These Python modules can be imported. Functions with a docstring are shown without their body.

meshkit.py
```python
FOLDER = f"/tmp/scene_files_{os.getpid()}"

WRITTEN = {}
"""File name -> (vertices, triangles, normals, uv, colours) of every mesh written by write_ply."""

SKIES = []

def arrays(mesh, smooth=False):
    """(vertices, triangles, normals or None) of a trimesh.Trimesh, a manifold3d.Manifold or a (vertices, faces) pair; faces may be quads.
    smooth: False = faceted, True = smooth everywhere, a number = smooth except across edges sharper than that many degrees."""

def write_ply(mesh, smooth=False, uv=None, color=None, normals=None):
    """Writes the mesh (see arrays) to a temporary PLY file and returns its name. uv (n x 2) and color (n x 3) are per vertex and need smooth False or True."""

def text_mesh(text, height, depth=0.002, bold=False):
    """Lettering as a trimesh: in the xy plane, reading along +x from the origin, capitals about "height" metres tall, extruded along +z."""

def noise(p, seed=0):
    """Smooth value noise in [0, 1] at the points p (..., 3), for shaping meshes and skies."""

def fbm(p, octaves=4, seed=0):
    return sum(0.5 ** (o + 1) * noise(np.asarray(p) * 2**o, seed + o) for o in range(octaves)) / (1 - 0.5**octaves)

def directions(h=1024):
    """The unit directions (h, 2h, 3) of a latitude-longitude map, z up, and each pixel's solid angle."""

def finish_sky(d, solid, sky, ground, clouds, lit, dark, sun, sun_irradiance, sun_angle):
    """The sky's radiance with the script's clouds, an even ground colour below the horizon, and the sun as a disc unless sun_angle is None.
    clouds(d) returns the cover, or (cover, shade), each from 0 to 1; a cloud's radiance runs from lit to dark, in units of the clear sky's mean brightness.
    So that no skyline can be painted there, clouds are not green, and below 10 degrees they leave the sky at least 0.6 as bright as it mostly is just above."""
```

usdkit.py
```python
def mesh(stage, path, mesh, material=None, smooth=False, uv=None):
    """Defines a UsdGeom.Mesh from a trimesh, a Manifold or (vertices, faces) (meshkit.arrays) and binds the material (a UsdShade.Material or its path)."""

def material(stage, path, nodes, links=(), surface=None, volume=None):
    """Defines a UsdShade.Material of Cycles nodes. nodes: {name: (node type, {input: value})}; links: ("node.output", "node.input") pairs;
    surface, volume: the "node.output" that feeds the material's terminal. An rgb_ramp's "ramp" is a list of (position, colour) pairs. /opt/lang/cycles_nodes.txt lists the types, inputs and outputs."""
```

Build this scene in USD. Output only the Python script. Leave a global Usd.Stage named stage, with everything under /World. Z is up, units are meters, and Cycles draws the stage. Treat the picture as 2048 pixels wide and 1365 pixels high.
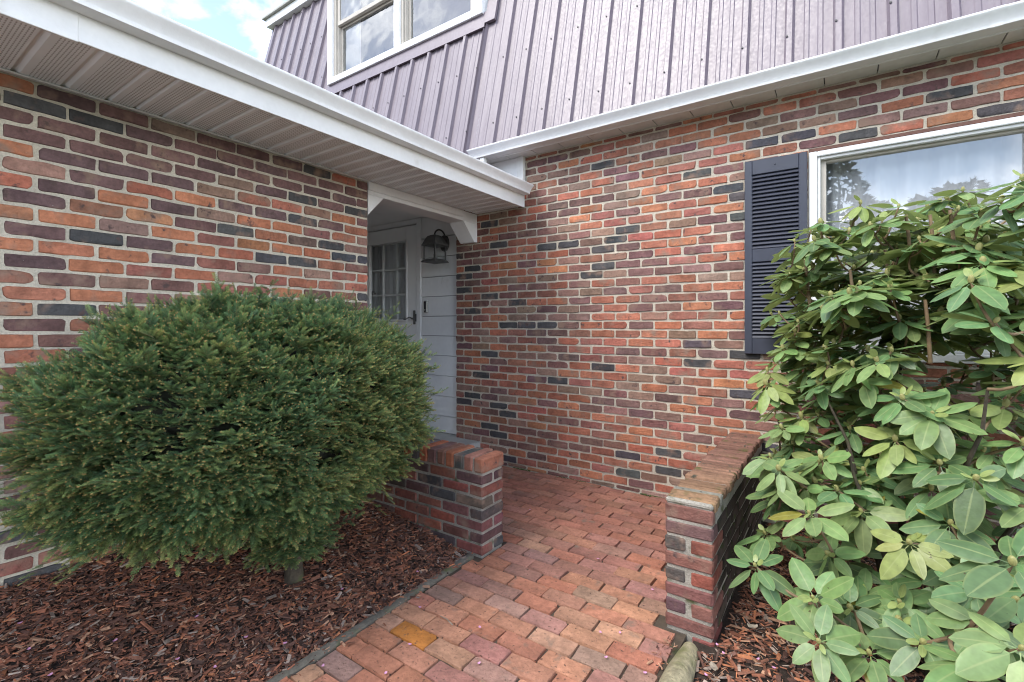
import math
import numpy as np
import trimesh
import usdkit
import meshkit
from pxr import Usd, UsdGeom, UsdLux, UsdShade, Gf, Sdf, Vt

stage = Usd.Stage.CreateInMemory()
UsdGeom.SetStageUpAxis(stage, "Z")
UsdGeom.SetStageMetersPerUnit(stage, 1.0)
UsdGeom.Xform.Define(stage, "/World")
UsdGeom.Scope.Define(stage, "/World/Looks")
PI = math.pi

# ------------------------------------------------------------------ camera, sky, sun, exposure
CAM_H = 1.285                       # metres above the brick path
YAW = math.radians(34.5)            # the view turns this far left of +y
FOCAL = 955.0 / 2048 * 36           # mm for a 36 mm wide frame
EXPOSURE = 1.62
cam = UsdGeom.Camera.Define(stage, "/World/camera")
cam.AddTranslateOp().Set(Gf.Vec3d(0, 0, CAM_H))
cam.AddRotateXYZOp().Set(Gf.Vec3f(90, 0, math.degrees(YAW)))
cam.CreateFocalLengthAttr(FOCAL)
cam.CreateHorizontalApertureAttr(36.0)
cam.CreateVerticalApertureAttr(36.0 * 682 / 1024)
cam.CreateVerticalApertureOffsetAttr(-(682.5 - 651.0) / 2048 * 36)
cam.CreateClippingRangeAttr(Gf.Vec2f(0.02, 5000))
cam.CreateExposureAttr(EXPOSURE)

SUN_TO = np.array([-0.30, -0.66, 0.92])
SUN_TO = SUN_TO / np.linalg.norm(SUN_TO)
SUN_EL, SUN_AZ = math.asin(SUN_TO[2]), math.atan2(SUN_TO[0], SUN_TO[1])
usdkit.material(stage, "/World/Looks/sky_look", {
    "tc": ("texture_coordinate", {}),
    "sky": ("sky_texture", {"sky_type": "single_scattering", "sun_disc": False, "sun_elevation": SUN_EL, "sun_rotation": SUN_AZ, "altitude": 100.0, "air_density": 1.0, "aerosol_density": 1.2, "ozone_density": 1.0}),
    "map": ("mapping", {"scale": (1.0, 1.0, 1.6), "location": (0.35, 0.1, 0.0)}),
    "n": ("noise_texture", {"scale": 2.6, "detail": 8.0, "roughness": 0.56, "distortion": 0.35}),
    "r": ("rgb_ramp", {"ramp": [(0.48, (0.03, 0.03, 0.03)), (0.55, (0.25, 0.25, 0.25)), (0.63, (0.97, 0.97, 0.97)), (1.0, (1, 1, 1))]}),
    "m": ("mix_color", {"b": (13.5, 13.8, 14.2)}),
    "bg": ("background_shader", {"strength": 0.13}),
}, [("tc.generated", "map.vector"), ("map.vector", "n.vector"), ("n.fac", "r.fac"), ("r.color", "m.fac"), ("sky.color", "m.a"), ("m.result", "bg.color")], surface="bg.background")
dome = UsdLux.DomeLight.Define(stage, "/World/sky")
UsdShade.MaterialBindingAPI.Apply(dome.GetPrim()).Bind(UsdShade.Material.Get(stage, "/World/Looks/sky_look"))
dome.GetPrim().SetCustomDataByKey("kind", "structure")
sun = UsdLux.DistantLight.Define(stage, "/World/sun")
sun.CreateIntensityAttr(0.31)
sun.CreateAngleAttr(28.0)
sun.CreateNormalizeAttr(True)
sun.CreateColorAttr(Gf.Vec3f(1.0, 0.96, 0.9))
sun.AddTransformOp().Set(Gf.Matrix4d().SetRotate(Gf.Rotation(Gf.Vec3d(0, 0, 1), Gf.Vec3d(*map(float, SUN_TO)))))

# ------------------------------------------------------------------ helpers
SY, CY = math.sin(YAW), math.cos(YAW)


def ray(px, py):
    u, v = (px - 1024) / 955.0, (651 - py) / 955.0
    return np.array([-SY + u * CY, CY + u * SY, v])


def at(px, py, t):
    return np.array([0, 0, CAM_H]) + t * ray(px, py)


def proj(p):
    p = np.asarray(p, float) - [0, 0, CAM_H]
    z = -SY * p[..., 0] + CY * p[..., 1]
    x = CY * p[..., 0] + SY * p[..., 1]
    zz = np.where(z > 0.05, z, 0.05)
    return np.stack([1024 + 955 * x / zz, 651 - 955 * p[..., 2] / zz, z], -1)


used = {}


def newpath(name, parent=None):
    base = parent or "/World"
    k = (base, name)
    n = used.get(k, 0)
    used[k] = n + 1
    return f"{base}/{name}" if n == 0 else f"{base}/{name}_{n:03d}"


def tag(path, label=None, cat=None, group=None, kind=None):
    p = stage.GetPrimAtPath(path)
    for k, v in (("label", label), ("category", cat), ("group", group), ("kind", kind)):
        if v:
            p.SetCustomDataByKey(k, v)
    return path


def thing(name, label=None, cat=None, group=None, kind=None, loc=None, parent=None, rotz=0):
    path = newpath(name, parent)
    x = UsdGeom.Xform.Define(stage, path)
    if loc is not None:
        x.AddTranslateOp().Set(Gf.Vec3d(*map(float, loc)))
        if rotz:
            x.AddRotateZOp().Set(float(rotz))
    return tag(path, label, cat, group, kind)


def obj(name, mesh, mat, parent=None, smooth=False, tone=None, st=None, **kw):
    """one Mesh prim; tone is one colour or one per vertex, kept as primvar 'tone'"""
    path = newpath(name, parent)
    if isinstance(mesh, MB):
        if mesh.T and tone is None:
            tone = np.concatenate(mesh.T)
        mesh = mesh.vf()
    m = usdkit.mesh(stage, path, mesh, "/World/Looks/" + mat, smooth=smooth, uv=st)
    if tone is not None:
        tone = np.asarray(tone, np.float32)
        if tone.ndim == 1:
            UsdGeom.PrimvarsAPI(m).CreatePrimvar("tone", Sdf.ValueTypeNames.Color3fArray, "constant").Set(Vt.Vec3fArray.FromNumpy(tone[None]))
        else:
            UsdGeom.PrimvarsAPI(m).CreatePrimvar("tone", Sdf.ValueTypeNames.Color3fArray, "vertex").Set(Vt.Vec3fArray.FromNumpy(tone))
    tag(path, **kw)
    return path


class MB:
    """collects pieces that become one mesh"""

    def __init__(self):
        self.V, self.F, self.T, self.n = [], [], [], 0

    def add(self, v, f, tone=None):
        v, f = np.asarray(v, float), np.asarray(f, int)
        if f.shape[1] == 4:
            f = np.vstack([f[:, [0, 1, 2]], f[:, [0, 2, 3]]])
        self.V.append(v)
        self.F.append(f + self.n)
        self.n += len(v)
        if tone is not None:
            self.T.append(np.broadcast_to(np.asarray(tone, float), (len(v), 3)))
        return self

    def vf(self):
        return np.vstack(self.V), np.vstack(self.F)

    def box(self, x0, x1, y0, y1, z0, z1, b=0.0, tone=None):
        v, f = boxvf(x0, x1, y0, y1, z0, z1, b)
        return self.add(v, f, tone)


def _chamfer_template():
    sg = [(sx, sy, sz) for sx in (-1, 1) for sy in (-1, 1) for sz in (-1, 1)]
    pts, key = [], {}
    for s in sg:
        for ax in range(3):
            key[(s, ax)] = len(pts)
            pts.append((s, ax))
    arr = np.array([[s[k] * (1.0 if k == ax else 0.8) for k in range(3)] for s, ax in pts])
    hull = trimesh.convex.convex_hull(arr)
    # map hull vertices back
    idx = [int(np.argmin(((arr - v) ** 2).sum(1))) for v in hull.vertices]
    f = np.array([[idx[i] for i in t] for t in hull.faces])
    S = np.array([s for s, ax in pts], float)
    AX = np.array([[1.0 if k == ax else 0.0 for k in range(3)] for s, ax in pts])
    return S, AX, f


_S, _AX, _CF = _chamfer_template()


def boxvf(x0, x1, y0, y1, z0, z1, b=0.0):
    if x1 < x0: x0, x1 = x1, x0
    if y1 < y0: y0, y1 = y1, y0
    if z1 < z0: z0, z1 = z1, z0
    c, h = np.array([x0 + x1, y0 + y1, z0 + z1]) / 2, np.array([x1 - x0, y1 - y0, z1 - z0]) / 2
    if b <= 0:
        v = np.array([[sx, sy, sz] for sx in (-1, 1) for sy in (-1, 1) for sz in (-1, 1)]) * h + c
        f = np.array([[0, 1, 3, 2], [4, 6, 7, 5], [0, 4, 5, 1], [2, 3, 7, 6], [0, 2, 6, 4], [1, 5, 7, 3]])
        return v, np.vstack([f[:, [0, 1, 2]], f[:, [0, 2, 3]]])
    b = min(b, h.min() * 0.8)
    return c + _S * (h - b * (1 - _AX)), _CF


def sheet_y(x0, x1, y, z0, z1):
    return np.array([[x0, y, z0], [x1, y, z0], [x1, y, z1], [x0, y, z1]]), np.array([[0, 1, 2], [0, 2, 3]])


def one_box(x0, x1, y0, y1, z0, z1, b=0.003):
    return boxvf(x0, x1, y0, y1, z0, z1, b)


def prism(poly, axis, a, b, cap=True):
    """extrudes a closed 2D outline along an axis: axis 'x' takes (y,z), 'y' takes (x,z), 'z' takes (x,y)"""
    poly = np.asarray(poly, float)
    n = len(poly)

    def lift(t):
        o = np.full(n, float(t))
        return {"x": np.column_stack([o, poly]), "y": np.column_stack([poly[:, 0], o, poly[:, 1]]), "z": np.column_stack([poly, o])}[axis]
    v = np.vstack([lift(a), lift(b)])
    f = [[i, (i + 1) % n, n + (i + 1) % n] for i in range(n)] + [[i, n + (i + 1) % n, n + i] for i in range(n)]
    if cap:
        from shapely.geometry import Polygon
        try:
            tv, tf = trimesh.creation.triangulate_polygon(Polygon(poly), engine="earcut")
            idx = [int(np.argmin(((poly - p) ** 2).sum(1))) for p in tv]
            f += [[idx[i] for i in t] for t in tf] + [[n + idx[i] for i in t[::-1]] for t in tf]
        except Exception:
            f += [[0, i, i + 1] for i in range(1, n - 1)] + [[n, n + i + 1, n + i] for i in range(1, n - 1)]
    return v, np.array(f)


def sheet(line, axis, a, b, seg=1):
    """an open profile swept along an axis (no thickness)"""
    line = np.asarray(line, float)
    n = len(line)
    rows = []
    for t in np.linspace(a, b, seg + 1):
        o = np.full(n, t)
        rows.append({"x": np.column_stack([o, line]), "y": np.column_stack([line[:, 0], o, line[:, 1]])}[axis])
    v = np.vstack(rows)
    f = [[r * n + i, r * n + i + 1, (r + 1) * n + i + 1, (r + 1) * n + i] for r in range(seg) for i in range(n - 1)]
    return v, np.array(f)


def tube(points, radii, k=6, cap=True):
    P = np.asarray(points, float)
    R = np.broadcast_to(np.asarray(radii, float), (len(P),))
    T = np.gradient(P, axis=0)
    T /= np.maximum(np.linalg.norm(T, axis=1, keepdims=True), 1e-9)
    ref = np.array([0, 0, 1.0]) if abs(T[0, 2]) < 0.9 else np.array([1.0, 0, 0])
    v = []
    for p, t, r in zip(P, T, R):
        a = np.cross(t, ref)
        a /= max(np.linalg.norm(a), 1e-9)
        b = np.cross(t, a)
        ref = np.cross(a, t)
        ang = np.arange(k) / k * 2 * PI
        v.append(p + r * (np.cos(ang)[:, None] * a + np.sin(ang)[:, None] * b))
    v = np.vstack(v)
    f = [[r * k + i, r * k + (i + 1) % k, (r + 1) * k + (i + 1) % k, (r + 1) * k + i] for r in range(len(P) - 1) for i in range(k)]
    f = np.array(f)
    f = np.vstack([f[:, [0, 1, 2]], f[:, [0, 2, 3]]])
    if cap:
        e = len(P) * k
        v = np.vstack([v, P[:1], P[-1:]])
        f = np.vstack([f, [[e, (i + 1) % k, i] for i in range(k)], [[e + 1, e - k + i, e - k + (i + 1) % k] for i in range(k)]])
    return v, f


# ------------------------------------------------------------------ materials
def principled(name, base, rough=0.5, noise=None, bump=None, tone=False, extra=None, spec=0.5, speck=None):
    """noise: (scale, low, high) multiplies the colour; bump: (scale, distance); tone: colour from the mesh's own 'tone'"""
    N = {"p": ("principled_bsdf", dict({"roughness": rough, "specular_ior_level": spec}, **(extra or {}))), "g": ("geometry", {})}
    Lk = []
    pos = "g.position"
    if tone:
        N["t"] = ("attribute", {"attribute": "tone"})
        N["sc"] = ("vector_math", {"math_type": "scale", "scale": 41.0})
        N["ad"] = ("vector_math", {"math_type": "add"})
        Lk += [("t.color", "sc.vector1"), ("g.position", "ad.vector1"), ("sc.vector", "ad.vector2")]
        pos, col = "ad.vector", "t.color"
    else:
        N["c"] = ("color", {"value": base})
        col = "c.color"
    if noise:
        for i, (s, lo, hi) in enumerate(noise):
            N[f"n{i}"] = ("noise_texture", {"scale": s, "detail": 4.0, "roughness": 0.6})
            N[f"r{i}"] = ("rgb_ramp", {"ramp": [(0.28, (lo,) * 3), (0.72, (hi,) * 3)]})
            N[f"m{i}"] = ("mix_color", {"blend_type": "multiply", "fac": 1.0})
            Lk += [(pos, f"n{i}.vector"), (f"n{i}.fac", f"r{i}.fac"), (col, f"m{i}.a"), (f"r{i}.color", f"m{i}.b")]
            col = f"m{i}.result"
    if speck:
        for i, (s, lo, hi, c2) in enumerate(speck):
            N[f"q{i}"] = ("noise_texture", {"scale": s, "detail": 3.0, "roughness": 0.6})
            N[f"qr{i}"] = ("rgb_ramp", {"ramp": [(lo, (0, 0, 0)), (hi, (1, 1, 1))]})
            N[f"qm{i}"] = ("mix_color", {"b": c2})
            Lk += [(pos, f"q{i}.vector"), (f"q{i}.fac", f"qr{i}.fac"), (f"qr{i}.color", f"qm{i}.fac"), (col, f"qm{i}.a")]
            col = f"qm{i}.result"
    Lk.append((col, "p.base_color"))
    if bump:
        N["bn"] = ("noise_texture", {"scale": bump[0], "detail": 5.0, "roughness": 0.65})
        N["b"] = ("bump", {"distance": bump[1], "strength": 1.0})
        Lk += [(pos, "bn.vector"), ("bn.fac", "b.height"), ("b.normal", "p.normal")]
    usdkit.material(stage, "/World/Looks/" + name, N, Lk, surface="p.BSDF")


principled("brick", None, 0.85, noise=[(9, 0.70, 1.30), (55, 0.78, 1.2)], bump=(75, 0.007), tone=True, spec=0.25,
           speck=[(8.0, 0.54, 0.72, (0.235, 0.155, 0.115)), (21, 0.62, 0.72, (0.085, 0.055, 0.05)), (150, 0.70, 0.76, (0.06, 0.04, 0.035)), (120, 0.735, 0.77, (0.42, 0.38, 0.33))])
principled("mossy_brick", None, 0.9, noise=[(9, 0.6, 1.15), (60, 0.85, 1.14)], bump=(85, 0.004), tone=True, spec=0.2,
           speck=[(7, 0.44, 0.60, (0.030, 0.027, 0.018)), (16, 0.58, 0.68, (0.05, 0.06, 0.018)), (150, 0.70, 0.76, (0.06, 0.04, 0.035))])
principled("capping_brick", None, 0.9, noise=[(9, 0.7, 1.2), (70, 0.8, 1.15)], bump=(85, 0.004), tone=True, spec=0.2,
           speck=[(12, 0.56, 0.72, (0.10, 0.085, 0.035)), (26, 0.60, 0.70, (0.06, 0.055, 0.04))])
principled("paver", None, 0.8, noise=[(9, 0.72, 1.26), (50, 0.78, 1.2)], bump=(65, 0.008), tone=True, spec=0.3,
           speck=[(75, 0.63, 0.69, (0.085, 0.045, 0.033)), (12, 0.60, 0.76, (0.19, 0.135, 0.10)), (28, 0.68, 0.74, (0.13, 0.065, 0.045))])
principled("mortar", (0.51, 0.460, 0.370), 0.95, noise=[(6, 0.82, 1.1), (140, 0.78, 1.15)], bump=(170, 0.006), spec=0.2)
principled("old_mortar", (0.36, 0.335, 0.285), 0.95, noise=[(6, 0.6, 1.1), (140, 0.7, 1.2)], bump=(150, 0.007), spec=0.2, speck=[(9, 0.58, 0.72, (0.08, 0.085, 0.04))])
principled("white_paint", (0.70, 0.70, 0.69), 0.38, noise=[(3.5, 0.93, 1.03), (40, 0.96, 1.02)], bump=(60, 0.0008), speck=[(5, 0.66, 0.85, (0.50, 0.49, 0.45)), (90, 0.74, 0.79, (0.42, 0.40, 0.35))])
principled("aged_white", (0.66, 0.655, 0.63), 0.45, noise=[(4, 0.86, 1.04), (30, 0.92, 1.03)], bump=(60, 0.0008), speck=[(7, 0.66, 0.8, (0.38, 0.36, 0.30))])
principled("door_paint", (0.70, 0.70, 0.69), 0.4, noise=[(5, 0.95, 1.02)])
principled("beige_sash", (0.42, 0.385, 0.33), 0.5, noise=[(8, 0.9, 1.05)])
principled("shutter_paint", (0.030, 0.034, 0.050), 0.42, noise=[(10, 0.88, 1.12)], bump=(120, 0.0005))
principled("dark_bronze", (0.085, 0.083, 0.080), 0.55, noise=[(30, 0.7, 1.3)], extra={"metallic": 0.4})
principled("nickel", (0.40, 0.39, 0.37), 0.3, extra={"metallic": 1.0})
principled("black_plastic", (0.012, 0.012, 0.014), 0.25)
principled("concrete", (0.36, 0.355, 0.325), 0.9, noise=[(5, 0.8, 1.1), (90, 0.88, 1.1)], bump=(120, 0.002))
principled("interior", (0.10, 0.10, 0.11), 0.9)
principled("dark_interior", (0.022, 0.025, 0.030), 0.9)
principled("steel_lintel", (0.12, 0.052, 0.035), 0.7, noise=[(14, 0.7, 1.3)], bump=(60, 0.001))
principled("soil", (0.035, 0.022, 0.015), 1.0, noise=[(20, 0.6, 1.4)], bump=(40, 0.02))
principled("sand", (0.075, 0.055, 0.036), 1.0, noise=[(15, 0.6, 1.3)], bump=(120, 0.006), speck=[(7, 0.6, 0.7, (0.035, 0.045, 0.014))])
principled("chips", None, 0.85, noise=[(60, 0.75, 1.25)], tone=True, bump=(160, 0.002), spec=0.25)
principled("old_timber", (0.13, 0.115, 0.09), 0.9, noise=[(4, 0.6, 1.25), (70, 0.75, 1.2)], bump=(70, 0.006), speck=[(6, 0.52, 0.66, (0.085, 0.095, 0.025))])
principled("pale_timber", (0.31, 0.27, 0.165), 0.9, noise=[(6, 0.55, 1.25), (60, 0.7, 1.25)], bump=(45, 0.014), speck=[(7, 0.54, 0.7, (0.15, 0.15, 0.06))])
principled("bark", (0.055, 0.044, 0.029), 0.9, noise=[(25, 0.6, 1.4)], bump=(70, 0.006), speck=[(12, 0.55, 0.7, (0.06, 0.065, 0.025))])
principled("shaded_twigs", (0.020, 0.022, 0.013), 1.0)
principled("twig", (0.17, 0.115, 0.062), 0.8, noise=[(30, 0.6, 1.4)])
principled("lawn_green", (0.075, 0.090, 0.045), 1.0, noise=[(3, 0.7, 1.2), (60, 0.6, 1.4)], bump=(80, 0.02))
principled("petal", (0.55, 0.27, 0.42), 0.6, noise=[(90, 0.85, 1.1)])
principled("dry_leaf", (0.27, 0.225, 0.17), 0.8, noise=[(60, 0.6, 1.2)])
principled("screw", (0.05, 0.045, 0.05), 0.5)
principled("tree_leaf", (0.055, 0.070, 0.055), 0.9, noise=[(0.8, 0.6, 1.3)])

# painted metal roofing, weathered: faint chalky streaks run down the sheets
usdkit.material(stage, "/World/Looks/roof_metal", {
    "g": ("geometry", {}), "map": ("mapping", {"scale": (9.0, 9.0, 0.55)}), "n": ("noise_texture", {"scale": 2.2, "detail": 5.0, "roughness": 0.65}),
    "r": ("rgb_ramp", {"ramp": [(0.25, (0.122, 0.098, 0.116)), (0.55, (0.146, 0.118, 0.138)), (0.8, (0.178, 0.152, 0.166))]}),
    "n2": ("noise_texture", {"scale": 55.0, "detail": 3.0}), "r2": ("rgb_ramp", {"ramp": [(0.3, (0.34,) * 3), (0.7, (0.5,) * 3)]}),
    "p": ("principled_bsdf", {"roughness": 0.4, "specular_ior_level": 0.6}), "b": ("bump", {"distance": 0.0006}),
}, [("g.position", "map.vector"), ("map.vector", "n.vector"), ("n.fac", "r.fac"), ("r.color", "p.base_color"), ("g.position", "n2.vector"), ("n2.fac", "r2.fac"), ("r2.color", "p.roughness"), ("n2.fac", "b.height"), ("b.normal", "p.normal")], surface="p.BSDF")
# soffit sheet with punched vent holes where tone.r is 1
usdkit.material(stage, "/World/Looks/vented_soffit", {
    "g": ("geometry", {}), "s": ("separate_xyz", {}), "t": ("attribute", {"attribute": "tone"}),
    "ay": ("math", {"math_type": "multiply", "value2": 2 * PI / 0.0115}), "sy": ("math", {"math_type": "sine"}),
    "ax": ("math", {"math_type": "multiply", "value2": 2 * PI / 0.019}), "sx": ("math", {"math_type": "sine"}),
    "ra": ("map_range", {"from_min": 0.0, "from_max": 0.7, "to_min": 0.0, "to_max": 1.0, "clamp": True}),
    "rb": ("map_range", {"from_min": -0.75, "from_max": -0.35, "to_min": 0.0, "to_max": 1.0, "clamp": True}),
    "mu": ("math", {"math_type": "multiply"}), "mk": ("math", {"math_type": "multiply"}),
    "nz": ("noise_texture", {"scale": 5.0, "detail": 4.0}), "nr": ("rgb_ramp", {"ramp": [(0.3, (0.73, 0.745, 0.755)), (0.7, (0.80, 0.81, 0.82))]}),
    "mix": ("mix_color", {"b": (0.33, 0.325, 0.31)}), "p": ("principled_bsdf", {"roughness": 0.45}),
}, [("g.position", "s.vector"), ("s.y", "ay.value1"), ("ay.value", "sy.value1"), ("s.x", "ax.value1"), ("ax.value", "sx.value1"), ("sy.value", "ra.value"), ("sx.value", "rb.value"),
    ("ra.result", "mu.value1"), ("rb.result", "mu.value2"), ("mu.value", "mk.value1"), ("t.fac", "mk.value2"), ("mk.value", "mix.fac"), ("g.position", "nz.vector"), ("nz.fac", "nr.fac"), ("nr.color", "mix.a"), ("mix.result", "p.base_color")], surface="p.BSDF")


def glass(name, f0, tint=(0.94, 0.955, 0.96), wav=None):
    N = {"g": ("geometry", {}), "d": ("vector_math", {"math_type": "dot_product"}), "a": ("math", {"math_type": "absolute"}), "i": ("math", {"math_type": "subtract", "value1": 1.0}), "w": ("math", {"math_type": "power", "value2": 5.0}),
         "f": ("math", {"math_type": "multiply_add", "value2": 1.0 - f0, "value3": f0}), "t": ("transparent_bsdf", {"color": tint}), "gl": ("glossy_bsdf", {"color": (0.95,) * 3, "roughness": 0.0}), "m": ("mix_closure", {})}
    Lk = [("g.normal", "d.vector1"), ("g.incoming", "d.vector2"), ("d.value", "a.value1"), ("a.value", "i.value2"), ("i.value", "w.value1"), ("w.value", "f.value1"), ("f.value", "m.fac"), ("t.BSDF", "m.closure1"), ("gl.BSDF", "m.closure2")]
    if wav:
        N["n"], N["b"] = ("noise_texture", {"scale": wav[0], "detail": 1.0}), ("bump", {"distance": wav[1]})
        Lk += [("g.position", "n.vector"), ("n.fac", "b.height"), ("b.normal", "gl.normal")]
    usdkit.material(stage, "/World/Looks/" + name, N, Lk, surface="m.closure")


glass("window_glass", 0.17, wav=(1.6, 0.004))
glass("upper_glass", 0.17, wav=(4.0, 0.003))
glass("lamp_glass", 0.06)
usdkit.material(stage, "/World/Looks/sheer_fabric", {"p": ("diffuse_bsdf", {"color": (0.72, 0.72, 0.73)}), "t": ("translucent_bsdf", {"color": (0.6, 0.6, 0.6)}), "m": ("mix_closure", {"fac": 0.4})},
                [("p.BSDF", "m.closure1"), ("t.BSDF", "m.closure2")], surface="m.closure")


def leaf_look(name, rib, under, rough, trans):
    usdkit.material(stage, "/World/Looks/" + name, {
        "t": ("attribute", {"attribute": "tone"}), "uv": ("uvmap", {"attribute": "st"}), "s": ("separate_xyz", {}), "g": ("geometry", {}),
        "ab": ("math", {"math_type": "subtract", "value2": 0.5}), "a2": ("math", {"math_type": "absolute"}),
        "ri": ("map_range", {"from_min": 0.015, "from_max": 0.05, "to_min": 0.38, "to_max": 0.0, "clamp": True}),
        "ed": ("map_range", {"from_min": 0.40, "from_max": 0.5, "to_min": 0.0, "to_max": 0.35, "clamp": True}),
        "n": ("noise_texture", {"scale": 38.0, "detail": 3.0}), "nr": ("rgb_ramp", {"ramp": [(0.3, (0.82,) * 3), (0.7, (1.16,) * 3)]}),
        "mu": ("mix_color", {"blend_type": "multiply", "fac": 1.0}), "mr": ("mix_color", {"b": rib}), "me": ("mix_color", {"b": (0.28, 0.30, 0.10)}), "mb": ("mix_color", {"b": under}),
        "sp": ("noise_texture", {"scale": 60.0, "detail": 2.0}), "spr": ("rgb_ramp", {"ramp": [(0.74, (0, 0, 0)), (0.78, (0.8,) * 3)]}), "ms": ("mix_color", {"b": (0.06, 0.035, 0.015)}),
        "b": ("bump", {"distance": 0.0015}), "bw": ("noise_texture", {"scale": 55.0, "detail": 2.0}),
        "p": ("principled_bsdf", {"roughness": rough, "specular_ior_level": 0.5}), "tr": ("translucent_bsdf", {}), "m": ("mix_closure", {"fac": trans}),
    }, [("uv.UV", "s.vector"), ("s.y", "ab.value1"), ("ab.value", "a2.value1"), ("a2.value", "ri.value"), ("a2.value", "ed.value"), ("g.position", "n.vector"), ("n.fac", "nr.fac"), ("t.color", "mu.a"), ("nr.color", "mu.b"),
        ("ri.result", "mr.fac"), ("mu.result", "mr.a"), ("ed.result", "me.fac"), ("mr.result", "me.a"), ("g.backfacing", "mb.fac"), ("me.result", "mb.a"),
        ("g.position", "sp.vector"), ("sp.fac", "spr.fac"), ("spr.color", "ms.fac"), ("mb.result", "ms.a"),
        ("g.position", "bw.vector"), ("bw.fac", "b.height"), ("b.normal", "p.normal"),
        ("ms.result", "p.base_color"), ("ms.result", "tr.color"), ("p.BSDF", "m.closure1"), ("tr.BSDF", "m.closure2")], surface="m.closure")


leaf_look("rhododendron_leaf", (0.34, 0.38, 0.16), (0.22, 0.27, 0.085), 0.43, 0.28)
usdkit.material(stage, "/World/Looks/needles", {"t": ("attribute", {"attribute": "tone"}), "p": ("principled_bsdf", {"roughness": 0.5, "specular_ior_level": 0.35}), "tr": ("translucent_bsdf", {}), "m": ("mix_closure", {"fac": 0.18})},
                [("t.color", "p.base_color"), ("t.color", "tr.color"), ("p.BSDF", "m.closure1"), ("tr.BSDF", "m.closure2")], surface="m.closure")

# ------------------------------------------------------------------ main dimensions
WY = 3.57          # face of the right-hand (house) brick wall, y
WX = -2.855        # face of the left-hand (wing) brick wall, x
WEND = 2.289       # where the left-hand wall ends
SOF_L = CAM_H + 1.058
SOF_R = CAM_H + 1.495
FASX = -2.326
DOORY = 3.645
CRS = 0.0677

# ------------------------------------------------------------------ ground
obj("lawn", (np.array([[-300, -300, -0.06], [300, -300, -0.06], [300, 300, -0.06], [-300, 300, -0.06]]), np.array([[0, 1, 2], [0, 2, 3]])), "lawn_green", kind="structure", label="green lawn stretching away from the house")

obj("driveway", one_box(-9, 14, -15, -1.7, -0.12, -0.045, 0.01), "concrete", kind="structure", label="pale concrete driveway in front of the house")

# ------------------------------------------------------------------ bricks
PAL = [((0.33, 0.125, 0.078), 0.22), ((0.265, 0.108, 0.078), 0.24), ((0.172, 0.090, 0.079), 0.21), ((0.245, 0.148, 0.112), 0.18), ((0.38, 0.155, 0.085), 0.06), ((0.135, 0.078, 0.072), 0.06), ((0.070, 0.066, 0.068), 0.03)]
PALC = np.array([p[0] for p in PAL])
PALW = np.array([p[1] for p in PAL]) / sum(p[1] for p in PAL)
DARK, ORANGE = np.array([0.066, 0.064, 0.064]), np.array([0.39, 0.155, 0.084])
NAVY = np.array([0.118, 0.072, 0.071])


def pick_tone(rng, pal=None):
    t = PALC[rng.choice(len(PALC), p=PALW)] if pal is None else np.array(pal[rng.integers(len(pal))])
    return np.clip(t * rng.uniform(0.82, 1.18) * (1 + rng.normal(0, 0.05, 3)), 0.02, 0.6)


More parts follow.
